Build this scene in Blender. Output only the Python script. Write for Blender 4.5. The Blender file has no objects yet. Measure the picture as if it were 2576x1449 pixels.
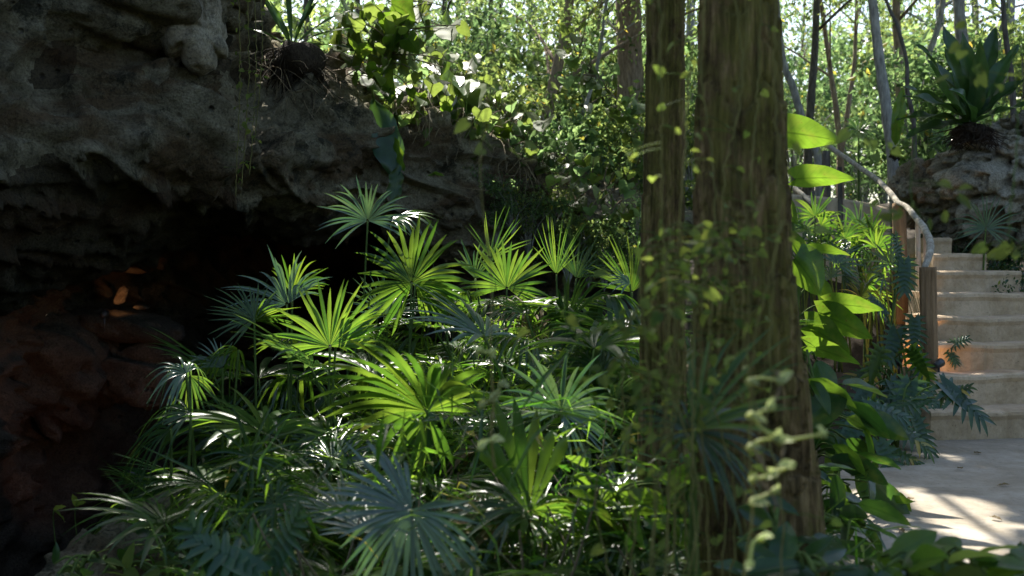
import bpy, math, random
import numpy as np
from mathutils import Vector, Matrix, noise
R = math.radians
rng = np.random.default_rng(7)
random.seed(7)
sc = bpy.context.scene
COL = sc.collection

# ------------------------------------------------------------------ camera
W, H, F = 2576.0, 1449.0, 2862.0
CAM = Vector((0, 0, 1.2)); PITCH = R(-1.49)
cd = bpy.data.cameras.new('camera'); cam = bpy.data.objects.new('camera', cd); COL.objects.link(cam)
cam.location = CAM; cam.rotation_euler = (R(90) + PITCH, 0, 0)
cd.sensor_width = 36; cd.lens = 36 * F / W; cd.clip_start = .05; cd.clip_end = 500
cd.dof.use_dof = True; cd.dof.focus_distance = 7.2; cd.dof.aperture_fstop = 2.8
sc.camera = cam
cp, sp = math.cos(PITCH), math.sin(PITCH)
def at(px, py, d):
    x = (px - W / 2) / F * d; u = (H / 2 - py) / F * d
    return Vector((x, d * cp - u * sp, CAM.z + d * sp + u * cp))
def V(*a): return Vector(a)
def vec(r, u, t): return Vector((r, -t, u)).normalized()      # right, up, toward the camera

# ------------------------------------------------------------------ sun, sky
SUN_EL, SUN_AZ = R(52), R(-12)
SUN = Vector((math.sin(SUN_AZ) * math.cos(SUN_EL), math.cos(SUN_AZ) * math.cos(SUN_EL), math.sin(SUN_EL)))
w = bpy.data.worlds.new('World'); sc.world = w; w.use_nodes = True
nt = w.node_tree; bg = nt.nodes['Background']
sky = nt.nodes.new('ShaderNodeTexSky'); sky.sky_type = 'NISHITA'; sky.sun_disc = False
sky.sun_elevation = SUN_EL; sky.sun_rotation = SUN_AZ; sky.dust_density = 2.0
nt.links.new(sky.outputs[0], bg.inputs[0]); bg.inputs[1].default_value = .12
sl = bpy.data.lights.new('sun', 'SUN'); sl.energy = 5; sl.angle = R(.5); sl.color = (1, .95, .85)
so = bpy.data.objects.new('sun', sl); COL.objects.link(so)
so.rotation_euler = (-SUN).to_track_quat('-Z', 'Y').to_euler()
sc.view_settings.view_transform = 'Standard'; sc.view_settings.look = 'None'
sc.view_settings.exposure = 1.42; sc.view_settings.gamma = 1
sc.cycles.max_bounces = 6; sc.cycles.volume_bounces = 0; sc.cycles.transmission_bounces = 6; sc.cycles.diffuse_bounces = 4; sc.cycles.glossy_bounces = 2
sc.cycles.sample_clamp_indirect = 4; sc.cycles.use_denoising = True
sc.cycles.caustics_reflective = False; sc.cycles.caustics_refractive = False

# ------------------------------------------------------------------ materials
def newmat(name):
    m = bpy.data.materials.new(name); m.use_nodes = True
    n = m.node_tree.nodes; return m, n, m.node_tree.links, n['Principled BSDF'], n['Material Output']
def nd(n, t, **k):
    x = n.new(t)
    for a, b in k.items():
        if a in x.inputs: x.inputs[a].default_value = b
        else: setattr(x, a, b)
    return x
def ramp(n, stops):
    r = n.new('ShaderNodeValToRGB'); e = r.color_ramp.elements
    while len(e) < len(stops): e.new(.5)
    for q, (p, c) in zip(e, stops): q.position = p; q.color = (*c, 1) if len(c) == 3 else c
    return r
def leaf_mat(name, col, tcol, rough=.35, trans=.5, spec=.5, var=.35, yellow=.05, vein=0, bump=0, ycol=(.3, .26, .04)):
    m, n, L, p, out = newmat(name)
    g = nd(n, 'ShaderNodeNewGeometry')
    mr = nd(n, 'ShaderNodeMapRange'); mr.inputs[3].default_value = 1 - var; mr.inputs[4].default_value = 1 + var
    L.new(g.outputs['Random Per Island'], mr.inputs[0])
    oi = nd(n, 'ShaderNodeObjectInfo')
    mo = nd(n, 'ShaderNodeMapRange'); mo.inputs[3].default_value = .8; mo.inputs[4].default_value = 1.2
    L.new(oi.outputs['Random'], mo.inputs[0])
    mv = nd(n, 'ShaderNodeMath', operation='MULTIPLY'); L.new(mr.outputs[0], mv.inputs[0]); L.new(mo.outputs[0], mv.inputs[1])
    mh = nd(n, 'ShaderNodeMath', operation='MULTIPLY_ADD'); mh.inputs[1].default_value = -.05; mh.inputs[2].default_value = .525
    L.new(g.outputs['Random Per Island'], mh.inputs[0])
    # a few older yellow leaves
    wn = nd(n, 'ShaderNodeTexWhiteNoise', noise_dimensions='1D'); L.new(g.outputs['Random Per Island'], wn.inputs['W'])
    gt = nd(n, 'ShaderNodeMath', operation='LESS_THAN'); gt.inputs[1].default_value = yellow; L.new(wn.outputs['Value'], gt.inputs[0])
    tc = nd(n, 'ShaderNodeTexCoord')
    ns = nd(n, 'ShaderNodeTexNoise', Scale=14.0, Detail=3.0); L.new(tc.outputs['Object'], ns.inputs['Vector'])
    nm = nd(n, 'ShaderNodeMapRange'); nm.inputs[1].default_value = .3; nm.inputs[2].default_value = .7; nm.inputs[3].default_value = .78; nm.inputs[4].default_value = 1.15
    L.new(ns.outputs[0], nm.inputs[0])
    mv2 = nd(n, 'ShaderNodeMath', operation='MULTIPLY'); L.new(mv.outputs[0], mv2.inputs[0]); L.new(nm.outputs[0], mv2.inputs[1])
    outs = []
    for c, yc in ((col, ycol), (tcol, tuple(min(.8, x * 2) for x in ycol))):
        mx = nd(n, 'ShaderNodeMix', data_type='RGBA'); mx.inputs[6].default_value = (*c, 1); mx.inputs[7].default_value = (*yc, 1)
        L.new(gt.outputs[0], mx.inputs[0])
        h = nd(n, 'ShaderNodeHueSaturation'); L.new(mx.outputs[2], h.inputs['Color']); L.new(mh.outputs[0], h.inputs['Hue']); L.new(mv2.outputs[0], h.inputs['Value'])
        outs.append(h)
    cb, ct = outs[0].outputs[0], outs[1].outputs[0]
    if vein:
        uv = nd(n, 'ShaderNodeUVMap'); sx = nd(n, 'ShaderNodeSeparateXYZ'); L.new(uv.outputs[0], sx.inputs[0])
        ab = nd(n, 'ShaderNodeMath', operation='ABSOLUTE'); L.new(sx.outputs[0], ab.inputs[0])
        # side veins run forward from the midrib
        k = nd(n, 'ShaderNodeMath', operation='MULTIPLY_ADD'); k.inputs[1].default_value = -.22; L.new(ab.outputs[0], k.inputs[0]); L.new(sx.outputs[1], k.inputs[2])
        fr = nd(n, 'ShaderNodeMath', operation='MULTIPLY'); fr.inputs[1].default_value = vein; L.new(k.outputs[0], fr.inputs[0])
        f2 = nd(n, 'ShaderNodeMath', operation='PINGPONG'); f2.inputs[1].default_value = .5; L.new(fr.outputs[0], f2.inputs[0])
        l1 = nd(n, 'ShaderNodeMath', operation='LESS_THAN'); l1.inputs[1].default_value = .055; L.new(f2.outputs[0], l1.inputs[0])
        l2 = nd(n, 'ShaderNodeMath', operation='LESS_THAN'); l2.inputs[1].default_value = .05; L.new(ab.outputs[0], l2.inputs[0])
        mm = nd(n, 'ShaderNodeMath', operation='MULTIPLY_ADD'); mm.inputs[1].default_value = .45; L.new(l1.outputs[0], mm.inputs[0]); L.new(l2.outputs[0], mm.inputs[2])
        mm.use_clamp = True
        r2 = []
        for c, b in ((cb, 1.5), (ct, .55)):
            dk = nd(n, 'ShaderNodeMix', data_type='RGBA', blend_type='MULTIPLY'); dk.inputs[7].default_value = (b, b, b, 1)
            L.new(mm.outputs[0], dk.inputs[0]); L.new(c, dk.inputs[6]); r2.append(dk.outputs[2])
        cb, ct = r2
        sp = nd(n, 'ShaderNodeTexNoise', Scale=38.0, Detail=4.0, Roughness=.7); L.new(tc.outputs['Object'], sp.inputs['Vector'])
        bl = nd(n, 'ShaderNodeTexNoise', Scale=9.0, Detail=3.0); L.new(tc.outputs['Object'], bl.inputs['Vector'])
        r1 = ramp(n, [(.64, (0, 0, 0)), (.69, (.8, .8, .8))]); L.new(sp.outputs[0], r1.inputs[0])
        r3 = ramp(n, [(.52, (0, 0, 0)), (.66, (.5, .5, .5))]); L.new(bl.outputs[0], r3.inputs[0])
        out2 = []
        for c, b1, b2 in ((cb, (.12, .075, .025), (.12, .15, .03)), (ct, (.16, .09, .02), (.34, .38, .05))):
            for fac, colr in ((r3, b2), (r1, b1)):
                dm = nd(n, 'ShaderNodeMix', data_type='RGBA'); dm.inputs[7].default_value = (*colr, 1); L.new(fac.outputs[0], dm.inputs[0]); L.new(c, dm.inputs[6]); c = dm.outputs[2]
            out2.append(c)
        cb, ct = out2
    L.new(cb, p.inputs['Base Color']); p.inputs['Roughness'].default_value = rough
    p.inputs['Specular IOR Level'].default_value = spec
    t = nd(n, 'ShaderNodeBsdfTranslucent'); L.new(ct, t.inputs[0])
    bp = nd(n, 'ShaderNodeBump', Strength=.25 + bump, Distance=.01); L.new(ns.outputs[0], bp.inputs['Height'])
    L.new(bp.outputs[0], p.inputs['Normal'])
    ms = nd(n, 'ShaderNodeMixShader'); ms.inputs[0].default_value = trans
    L.new(p.outputs[0], ms.inputs[1]); L.new(t.outputs[0], ms.inputs[2]); L.new(ms.outputs[0], out.inputs[0])
    return m
def bark_mat(name, c1, c2, moss=None, scale=6, stretch=.15, bump=.6):
    m, n, L, p, out = newmat(name)
    tc = nd(n, 'ShaderNodeTexCoord'); mp = nd(n, 'ShaderNodeMapping'); mp.inputs['Scale'].default_value = (1, 1, stretch)
    L.new(tc.outputs['Object'], mp.inputs[0])
    a = nd(n, 'ShaderNodeTexNoise', Scale=scale * 5.0, Detail=8.0, Roughness=.65); L.new(mp.outputs[0], a.inputs[0])
    b = nd(n, 'ShaderNodeTexNoise', Scale=scale * .7, Detail=4.0); L.new(tc.outputs['Object'], b.inputs[0])
    r1 = ramp(n, [(.35, c1), (.65, c2)]); L.new(a.outputs[0], r1.inputs[0])
    col = r1.outputs[0]
    if moss:
        r2 = ramp(n, [(.42, (0, 0, 0)), (.58, (1, 1, 1))]); L.new(b.outputs[0], r2.inputs[0])
        mx = nd(n, 'ShaderNodeMix', data_type='RGBA'); mx.inputs[7].default_value = (*moss, 1)
        L.new(r2.outputs[0], mx.inputs[0]); L.new(col, mx.inputs[6]); col = mx.outputs[2]
    L.new(col, p.inputs['Base Color']); p.inputs['Roughness'].default_value = .9; p.inputs['Specular IOR Level'].default_value = .2
    bp = nd(n, 'ShaderNodeBump', Strength=bump, Distance=.03); L.new(a.outputs[0], bp.inputs['Height']); L.new(bp.outputs[0], p.inputs['Normal'])
    return m
def rock_mat(name, light, mid, dark, ochre, moss=.3):
    m, n, L, p, out = newmat(name)
    tc = nd(n, 'ShaderNodeTexCoord')
    def tex(scale, det, rough, loc=(0, 0, 0), scl=(1, 1, 1), rot=(0, 0, 0), dist=0.):
        mp = nd(n, 'ShaderNodeMapping'); mp.inputs['Location'].default_value = loc; mp.inputs['Scale'].default_value = scl; mp.inputs['Rotation'].default_value = rot
        L.new(tc.outputs['Object'], mp.inputs[0]); t = nd(n, 'ShaderNodeTexNoise', Scale=scale, Detail=det, Roughness=rough, Distortion=dist); L.new(mp.outputs[0], t.inputs[0]); return t.outputs[0]
    def mix(f, a, b, mode='MIX', k=1.):
        x = nd(n, 'ShaderNodeMix', data_type='RGBA', blend_type=mode)
        if k != 1 or not hasattr(f, 'links'):
            if hasattr(f, 'links'):
                q = nd(n, 'ShaderNodeMath', operation='MULTIPLY'); q.use_clamp = True; q.inputs[1].default_value = k; L.new(f, q.inputs[0]); L.new(q.outputs[0], x.inputs[0])
            else: x.inputs[0].default_value = f
        else: L.new(f, x.inputs[0])
        for sck, c in ((x.inputs[6], a), (x.inputs[7], b)):
            if hasattr(c, 'links'): L.new(c, sck)
            else: sck.default_value = (*c, 1)
        return x.outputs[2]
    def rmp(f, *st):
        r = ramp(n, [(a, (b, b, b)) for a, b in st]); L.new(f, r.inputs[0]); return r.outputs[0]
    med = tex(3.2, 12, .72); fin = tex(34, 6, .75); 
    c = mix(rmp(med, (.36, 0), (.6, 1)), mid, light)
    bed = tex(1.1, 7, .6, (2, 2, 2), (.7, .7, 2.2), (0, R(22), 0), .5)
    c = mix(rmp(bed, (.5, 0), (.6, 1)), c, ochre, 'MIX', .85)
    c = mix(rmp(tex(1.9, 12, .78, (7, 3, 5)), (.53, 0), (.6, 1)), c, (.03, .03, .02), 'MIX', moss * 2)
    c = mix(rmp(tex(11, 10, .8, (1, 9, 5)), (.56, 0), (.66, 1)), c, dark, 'MIX', .8)
    sp = tex(60, 3, .6, (3, 1, 2)); c = mix(1., c, rmp(sp, (.3, .5), (.5, 1.0), (.7, 1.25)), 'MULTIPLY')
    vo = nd(n, 'ShaderNodeTexVoronoi', Scale=7.0, Randomness=1.0); L.new(tc.outputs['Object'], vo.inputs['Vector'])
    pm = rmp(vo.outputs['Distance'], (.06, 1), (.17, 0)); pg = rmp(tex(2.2, 3, .5, (5, 5, 1)), (.48, 0), (.58, 1))
    pk = nd(n, 'ShaderNodeMath', operation='MULTIPLY'); L.new(pm, pk.inputs[0]); L.new(pg, pk.inputs[1])
    c = mix(pk.outputs[0], c, dark, 'MIX', .7)
    L.new(c, p.inputs['Base Color']); p.inputs['Roughness'].default_value = .92; p.inputs['Specular IOR Level'].default_value = .2
    a1 = nd(n, 'ShaderNodeMath', operation='MULTIPLY_ADD'); a1.inputs[1].default_value = .35; L.new(fin, a1.inputs[0]); L.new(med, a1.inputs[2])
    a2 = nd(n, 'ShaderNodeMath', operation='MULTIPLY_ADD'); a2.inputs[1].default_value = -.7; L.new(pk.outputs[0], a2.inputs[0]); L.new(a1.outputs[0], a2.inputs[2])
    bp = nd(n, 'ShaderNodeBump', Strength=1.0, Distance=.1); L.new(a2.outputs[0], bp.inputs['Height']); L.new(bp.outputs[0], p.inputs['Normal'])
    return m
def stone_mat(name, c1, c2, sc_=3, bump=.25, rough=.85):
    m, n, L, p, out = newmat(name)
    tc = nd(n, 'ShaderNodeTexCoord')
    a = nd(n, 'ShaderNodeTexNoise', Scale=sc_, Detail=8.0, Roughness=.65); L.new(tc.outputs['Object'], a.inputs[0])
    b = nd(n, 'ShaderNodeTexNoise', Scale=sc_ * 22, Detail=6.0, Roughness=.7); L.new(tc.outputs['Object'], b.inputs[0])
    r1 = ramp(n, [(.35, c1), (.65, c2)]); L.new(a.outputs[0], r1.inputs[0])
    r2 = ramp(n, [(.26, (.3, .28, .25)), (.4, (.92, .92, .92)), (.7, (1.06, 1.06, 1.06))]); L.new(b.outputs[0], r2.inputs[0])
    mx = nd(n, 'ShaderNodeMix', data_type='RGBA', blend_type='MULTIPLY'); mx.inputs[0].default_value = 1
    L.new(r1.outputs[0], mx.inputs[6]); L.new(r2.outputs[0], mx.inputs[7])
    st = nd(n, 'ShaderNodeTexNoise', Scale=sc_ * 1.7, Detail=10.0, Roughness=.75, Distortion=.5); L.new(tc.outputs['Object'], st.inputs[0])
    rs = ramp(n, [(.4, (1, 1, 1)), (.6, (.62, .58, .5))]); L.new(st.outputs[0], rs.inputs[0])
    mxs = nd(n, 'ShaderNodeMix', data_type='RGBA', blend_type='MULTIPLY'); mxs.inputs[0].default_value = .8
    L.new(mx.outputs[2], mxs.inputs[6]); L.new(rs.outputs[0], mxs.inputs[7]); mx = mxs
    L.new(mx.outputs[2], p.inputs['Base Color']); p.inputs['Roughness'].default_value = rough
    ad = nd(n, 'ShaderNodeMath', operation='MULTIPLY_ADD'); ad.inputs[1].default_value = .3; L.new(b.outputs[0], ad.inputs[0]); L.new(a.outputs[0], ad.inputs[2])
    bp = nd(n, 'ShaderNodeBump', Strength=bump, Distance=.03); L.new(ad.outputs[0], bp.inputs['Height']); L.new(bp.outputs[0], p.inputs['Normal'])
    return m
def trunk_mat():
    m, n, L, p, out = newmat('mossy_fibrous_bark'); tc = nd(n, 'ShaderNodeTexCoord')
    def tex(scale, det, rough, scl, loc=(0, 0, 0)):
        mp = nd(n, 'ShaderNodeMapping'); mp.inputs['Scale'].default_value = scl; mp.inputs['Location'].default_value = loc; L.new(tc.outputs['Object'], mp.inputs[0])
        t = nd(n, 'ShaderNodeTexNoise', Scale=scale, Detail=det, Roughness=rough); L.new(mp.outputs[0], t.inputs[0]); return t.outputs[0]
    fib = tex(48, 8, .7, (1, 1, .09)); pat = tex(7, 8, .75, (1, 1, .55), (3, 1, 2)); ms = tex(13, 9, .8, (1, 1, .5), (1, 5, 9)); big = tex(2.2, 5, .6, (1, 1, .8))
    r = ramp(n, [(.32, (.045, .032, .014)), (.5, (.17, .12, .055)), (.68, (.38, .28, .14))]); L.new(fib, r.inputs[0])
    r2 = ramp(n, [(.4, (.3, .28, .25)), (.58, (1.15, 1.1, 1.05))]); L.new(pat, r2.inputs[0])
    mx = nd(n, 'ShaderNodeMix', data_type='RGBA', blend_type='MULTIPLY'); mx.inputs[0].default_value = 1; L.new(r.outputs[0], mx.inputs[6]); L.new(r2.outputs[0], mx.inputs[7])
    ad = nd(n, 'ShaderNodeMath', operation='MULTIPLY_ADD'); ad.inputs[1].default_value = .6; L.new(big, ad.inputs[0]); L.new(ms, ad.inputs[2])
    r3 = ramp(n, [(.72, (0, 0, 0)), (.88, (.85, .85, .85))]); L.new(ad.outputs[0], r3.inputs[0])
    rm = ramp(n, [(.35, (.065, .06, .014)), (.65, (.22, .2, .045))]); L.new(fib, rm.inputs[0])
    mx2 = nd(n, 'ShaderNodeMix', data_type='RGBA'); L.new(r3.outputs[0], mx2.inputs[0]); L.new(mx.outputs[2], mx2.inputs[6]); L.new(rm.outputs[0], mx2.inputs[7])
    L.new(mx2.outputs[2], p.inputs['Base Color']); p.inputs['Roughness'].default_value = .95; p.inputs['Specular IOR Level'].default_value = .15
    a2 = nd(n, 'ShaderNodeMath', operation='MULTIPLY_ADD'); a2.inputs[1].default_value = .8; L.new(pat, a2.inputs[0]); L.new(fib, a2.inputs[2])
    bp = nd(n, 'ShaderNodeBump', Strength=1.0, Distance=.035); L.new(a2.outputs[0], bp.inputs['Height']); L.new(bp.outputs[0], p.inputs['Normal'])
    return m
M = {}
M['fan'] = leaf_mat('fan_leaf', (.035, .08, .018), (.16, .30, .025), .34, .5, .55, .3, .015)
M['fan_blue'] = leaf_mat('fan_leaf_bluish', (.065, .125, .07), (.12, .24, .04), .28, .35, .75, .25, .0)
M['fan_silver'] = leaf_mat('fan_leaf_silvery', (.10, .165, .125), (.12, .24, .06), .3, .28, .8, .2, .0)
M['fan_dark'] = leaf_mat('fan_leaf_dark', (.025, .06, .018), (.09, .2, .02), .33, .4, .5, .3, .01)
M['fan_dry'] = leaf_mat('fan_leaf_dry', (.2, .15, .07), (.28, .2, .07), .6, .3, .2, .3, 0)
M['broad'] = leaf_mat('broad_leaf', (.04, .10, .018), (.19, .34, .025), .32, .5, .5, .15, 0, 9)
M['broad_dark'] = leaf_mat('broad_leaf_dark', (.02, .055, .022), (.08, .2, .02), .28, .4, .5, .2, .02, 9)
M['lobed'] = leaf_mat('lobed_leaf', (.03, .08, .04), (.10, .22, .03), .3, .35, .5, .2, 0)
M['vine'] = leaf_mat('vine_leaf', (.07, .11, .026), (.23, .32, .055), .6, .5, .15, .35, .06)
M['pale'] = leaf_mat('pale_vine', (.42, .46, .2), (.6, .66, .25), .5, .45, .3, .15, 0)
M['tree_leaf'] = leaf_mat('tree_leaf', (.065, .10, .03), (.27, .37, .10), .38, .6, .45, .5, .03)
M['tree_leaf_b'] = leaf_mat('tree_leaf_bluer', (.06, .105, .04), (.25, .40, .14), .36, .56, .45, .5, .015)
M['under'] = leaf_mat('undergrowth_leaf', (.03, .075, .014), (.16, .34, .025), .33, .5, .5, .45, .03)
M['fern'] = leaf_mat('fern_leaf', (.02, .055, .018), (.07, .16, .02), .35, .35, .5, .25, .01)
M['stem'] = bark_mat('green_stem', (.05, .09, .02), (.1, .14, .035), None, 8, .2, .3)
M['creeper'] = bark_mat('creeper_stem', (.1, .1, .03), (.2, .18, .06), None, 8, .2, .3)
M['dry'] = bark_mat('dry_stem', (.12, .09, .05), (.25, .2, .13), None, 8, .2, .4)
M['root'] = bark_mat('root_fibre', (.02, .014, .01), (.06, .045, .03), None, 12, .5, .8)
M['bark_main'] = trunk_mat()
M['bark_grey'] = bark_mat('grey_bark', (.16, .15, .135), (.40, .385, .34), None, 6, .25, .6)
M['bark_brown'] = bark_mat('brown_bark', (.16, .115, .085), (.38, .29, .22), None, 6, .25, .6)
M['bark_dark'] = bark_mat('dark_bark', (.06, .052, .045), (.17, .15, .13), None, 6, .25, .6)
M['wood'] = bark_mat('weathered_post_wood', (.12, .07, .035), (.36, .235, .13), None, 5, .06, .7)
M['rail'] = bark_mat('pale_peeled_wood', (.22, .19, .15), (.5, .46, .38), None, 5, .12, .5)
M['rock'] = rock_mat('limestone', (.28, .25, .17), (.09, .075, .044), (.026, .022, .014), (.10, .062, .03), .45)
M['rock_brown_shade'] = rock_mat('stained_shaded_limestone', (.10, .08, .05), (.05, .04, .024), (.016, .013, .009), (.065, .037, .018), .35)  # brown stains, plus the shade of the underside put into the colour
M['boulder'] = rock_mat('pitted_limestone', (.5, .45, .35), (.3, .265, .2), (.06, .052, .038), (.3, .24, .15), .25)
M['cave_rock'] = rock_mat('shaded_cave_limestone', (.11, .085, .06), (.055, .042, .03), (.02, .016, .012), (.06, .035, .022), .3)  # cave darkness put into the colour of the rock
M['step'] = stone_mat('tan_concrete', (.5, .37, .235), (.62, .475, .33), 2.5, .25)
M['wall'] = stone_mat('tan_plaster', (.54, .42, .29), (.66, .54, .4), 2.5, .3)
M['path'] = stone_mat('pale_path_concrete', (.31, .265, .205), (.43, .375, .30), 1.6, .3)
M['soil'] = stone_mat('forest_soil', (.025, .018, .01), (.07, .05, .03), 3, .8, .95)
M['white_stone'] = stone_mat('white_stone', (.5, .47, .42), (.62, .6, .55), 4, .6)
M['metal'] = stone_mat('lamp_metal', (.03, .03, .03), (.05, .05, .05), 9, .1, .4)

# ------------------------------------------------------------------ object helpers
def link(name, me, mat=None, parent=None):
    o = bpy.data.objects.new(name, me); COL.objects.link(o)
    if mat is not None and me is not None and not me.materials: me.materials.append(mat)
    if parent is not None: o.parent = parent
    return o
def tag(o, label, cat=None, group=None, kind=None):
    if label: o['label'] = label
    if cat: o['category'] = cat
    if group: o['group'] = group
    if kind: o['kind'] = kind
    return o
def thing(name, label, cat, loc=(0, 0, 0), group=None):
    o = link(name, None); o.location = loc; o.empty_display_size = .1
    return tag(o, label, cat, group)
def copy_tree(o, parent=None):
    c = o.copy(); COL.objects.link(c); c.parent = parent
    if parent is not None: c.matrix_parent_inverse = o.matrix_parent_inverse.copy()
    for ch in o.children: copy_tree(ch, c)
    return c
def mesh_np(name, v, faces, smooth=True, uv=None):
    """v (N,3); faces: list of int arrays (M,3) or (M,4)"""
    me = bpy.data.meshes.new(name)
    v = np.asarray(v, np.float32)
    me.vertices.add(len(v)); me.vertices.foreach_set('co', v.ravel())
    loops = np.concatenate([np.asarray(f, np.int32).ravel() for f in faces])
    tot = np.concatenate([np.full(len(f), np.asarray(f).shape[1], np.int32) for f in faces])
    me.loops.add(len(loops)); me.loops.foreach_set('vertex_index', loops)
    me.polygons.add(len(tot)); st = np.concatenate([[0], np.cumsum(tot)[:-1]]).astype(np.int32)
    me.polygons.foreach_set('loop_start', st); me.polygons.foreach_set('loop_total', tot)
    me.polygons.foreach_set('use_smooth', np.full(len(tot), smooth, bool))
    if uv is not None:
        u = me.uv_layers.new(name='UVMap'); u.data.foreach_set('uv', np.asarray(uv, np.float32)[loops].ravel())
    me.update(calc_edges=True); me.validate()
    return me
class MB:
    def __init__(s): s.v = []; s.q = []; s.t = []; s.uv = []; s.n = 0; s.hasuv = False
    def add(s, v, q=None, t=None, uv=None):
        v = np.asarray(v, float); 
        if q is not None and len(q): s.q.append(np.asarray(q) + s.n)
        if t is not None and len(t): s.t.append(np.asarray(t) + s.n)
        s.v.append(v); s.uv.append(np.zeros((len(v), 2)) if uv is None else uv); s.hasuv |= uv is not None
        s.n += len(v); return s
    def mesh(s, name, smooth=True):
        f = []
        if s.q: f.append(np.concatenate(s.q))
        if s.t: f.append(np.concatenate(s.t))
        return mesh_np(name, np.concatenate(s.v), f, smooth, np.concatenate(s.uv) if s.hasuv else None)
    def build(s, name, mat, parent=None, smooth=True):
        return link(name, s.mesh(name, smooth), mat, parent)
def grid_faces(nr, ncol, wrap=False):
    r = np.arange(nr - 1)[:, None]; c = np.arange(ncol if wrap else ncol - 1)[None, :]
    c2 = (c + 1) % ncol
    return np.stack([r * ncol + c, r * ncol + c2, (r + 1) * ncol + c2, (r + 1) * ncol + c], -1).reshape(-1, 4)
def smooth_path(pts, n):
    P = np.array([list(p) for p in pts], float); k = len(P)
    if k == 2: t = np.linspace(0, 1, n)[:, None]; return P[0] * (1 - t) + P[1] * t
    t = np.linspace(0, k - 1 - 1e-6, n); i = t.astype(int); f = (t - i)[:, None]
    E = np.vstack([2 * P[0] - P[1], P, 2 * P[-1] - P[-2]])
    p0, p1, p2, p3 = E[i], E[i + 1], E[i + 2], E[i + 3]
    return .5 * (2 * p1 + (p2 - p0) * f + (2 * p0 - 5 * p1 + 4 * p2 - p3) * f ** 2 + (3 * p1 - p0 - 3 * p2 + p3) * f ** 3)
def tube(mb, pts, rad, sides=6, jitter=0, cap=True):
    P = np.asarray([list(p) for p in pts], float); n = len(P)
    rad = np.broadcast_to(np.asarray(rad, float), (n,)) if np.ndim(rad) == 0 or len(np.atleast_1d(rad)) == n else np.interp(np.linspace(0, 1, n), np.linspace(0, 1, len(rad)), rad)
    T = np.gradient(P, axis=0); T /= np.linalg.norm(T, axis=1)[:, None] + 1e-9
    ref = np.array([0, 1, 0.]) if abs(T[0][1]) < .8 else np.array([1., 0, 0])
    a = np.arange(sides) / sides * 2 * math.pi
    out = []
    for i in range(n):
        x = np.cross(ref, T[i]); x /= np.linalg.norm(x) + 1e-9; y = np.cross(T[i], x); ref = y if False else np.cross(T[i], x) * 0 + ref
        r = rad[i] * (1 + (rng.normal(0, jitter, sides) if jitter else 0))
        out.append(P[i] + (np.cos(a) * r)[:, None] * x + (np.sin(a) * r)[:, None] * y)
    v = np.concatenate(out); q = grid_faces(n, sides, True); t = []
    if cap:
        v = np.vstack([v, P[0], P[-1]]); c0, c1 = n * sides, n * sides + 1
        t = [(c0, (j + 1) % sides, j) for j in range(sides)] + [(c1, (n - 1) * sides + j, (n - 1) * sides + (j + 1) % sides) for j in range(sides)]
    mb.add(v, q, np.array(t) if len(t) else None)
def nrm(a): return a / (np.linalg.norm(a, axis=-1, keepdims=True) + 1e-9)
def leafcloud(mb, P, A, N, Ls, Ws, fold=.25, droop=.15):
    """many small leaves: folded rhombs with a bent tip (5 faces kept small: 4 triangles)"""
    P, A, N = map(np.asarray, (P, A, N)); A = nrm(A); S = nrm(np.cross(A, N)); N = np.cross(S, A)
    Ls = np.asarray(Ls)[:, None]; Ws = np.asarray(Ws)[:, None]; n = len(P)
    mid = P + A * Ls * .45
    v = np.stack([P, mid + S * Ws * .5 + N * Ws * fold, mid, mid - S * Ws * .5 + N * Ws * fold, P + A * Ls - N * Ls * droop], 1).reshape(-1, 3)
    b = (np.arange(n) * 5)[:, None]
    t = np.concatenate([b + [0, 2, 1], b + [0, 3, 2], b + [1, 2, 4], b + [2, 3, 4]])
    mb.add(v, None, t)

# ------------------------------------------------------------------ leaf shapes
def blade(mb, L, Wd, kind='heart', fold=.15, droop=.2, wave=0., n=12, m=3, base=np.eye(4), seed=0, curl=0.):
    r = np.random.default_rng(seed)
    t = np.linspace(0, 1, n + 1)
    if kind == 'heart': wp = np.sin(np.pi * np.clip(t * .93 + .07, 0, 1) ** .62) ** .85; cord = .16
    elif kind == 'oval': wp = np.sin(np.pi * np.clip(t, 0, 1) ** .85) ** .8; cord = .02
    elif kind == 'strap': wp = np.minimum(1, t * 3 + .15) * np.minimum(1, (1 - t) * 3.2) ** .7; cord = 0
    else: wp = np.sin(np.pi * t) ** .9; cord = 0
    wp[-1] = 0
    s = np.linspace(-1, 1, 2 * m + 1)
    T, S = np.meshgrid(t, s, indexing='ij'); Wp = np.repeat(wp[:, None], 2 * m + 1, 1)
    ph = r.uniform(0, 6)
    X = S * Wp * Wd * .5; Y = T * L - cord * L * np.abs(S) * np.exp(-T * 5) 
    Z = np.abs(S) * Wp * Wd * fold - droop * L * T ** 2 + wave * Wd * np.sin(T * 16 + ph + S * 2) * np.abs(S) ** 2 - curl * Wd * S ** 2 * Wp
    v = np.stack([X, Y, Z], -1).reshape(-1, 3)
    v = v @ np.asarray(base)[:3, :3].T + np.asarray(base)[:3, 3]
    uv = np.stack([S, T], -1).reshape(-1, 2)
    mb.add(v, grid_faces(n + 1, 2 * m + 1), None, uv)
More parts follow.
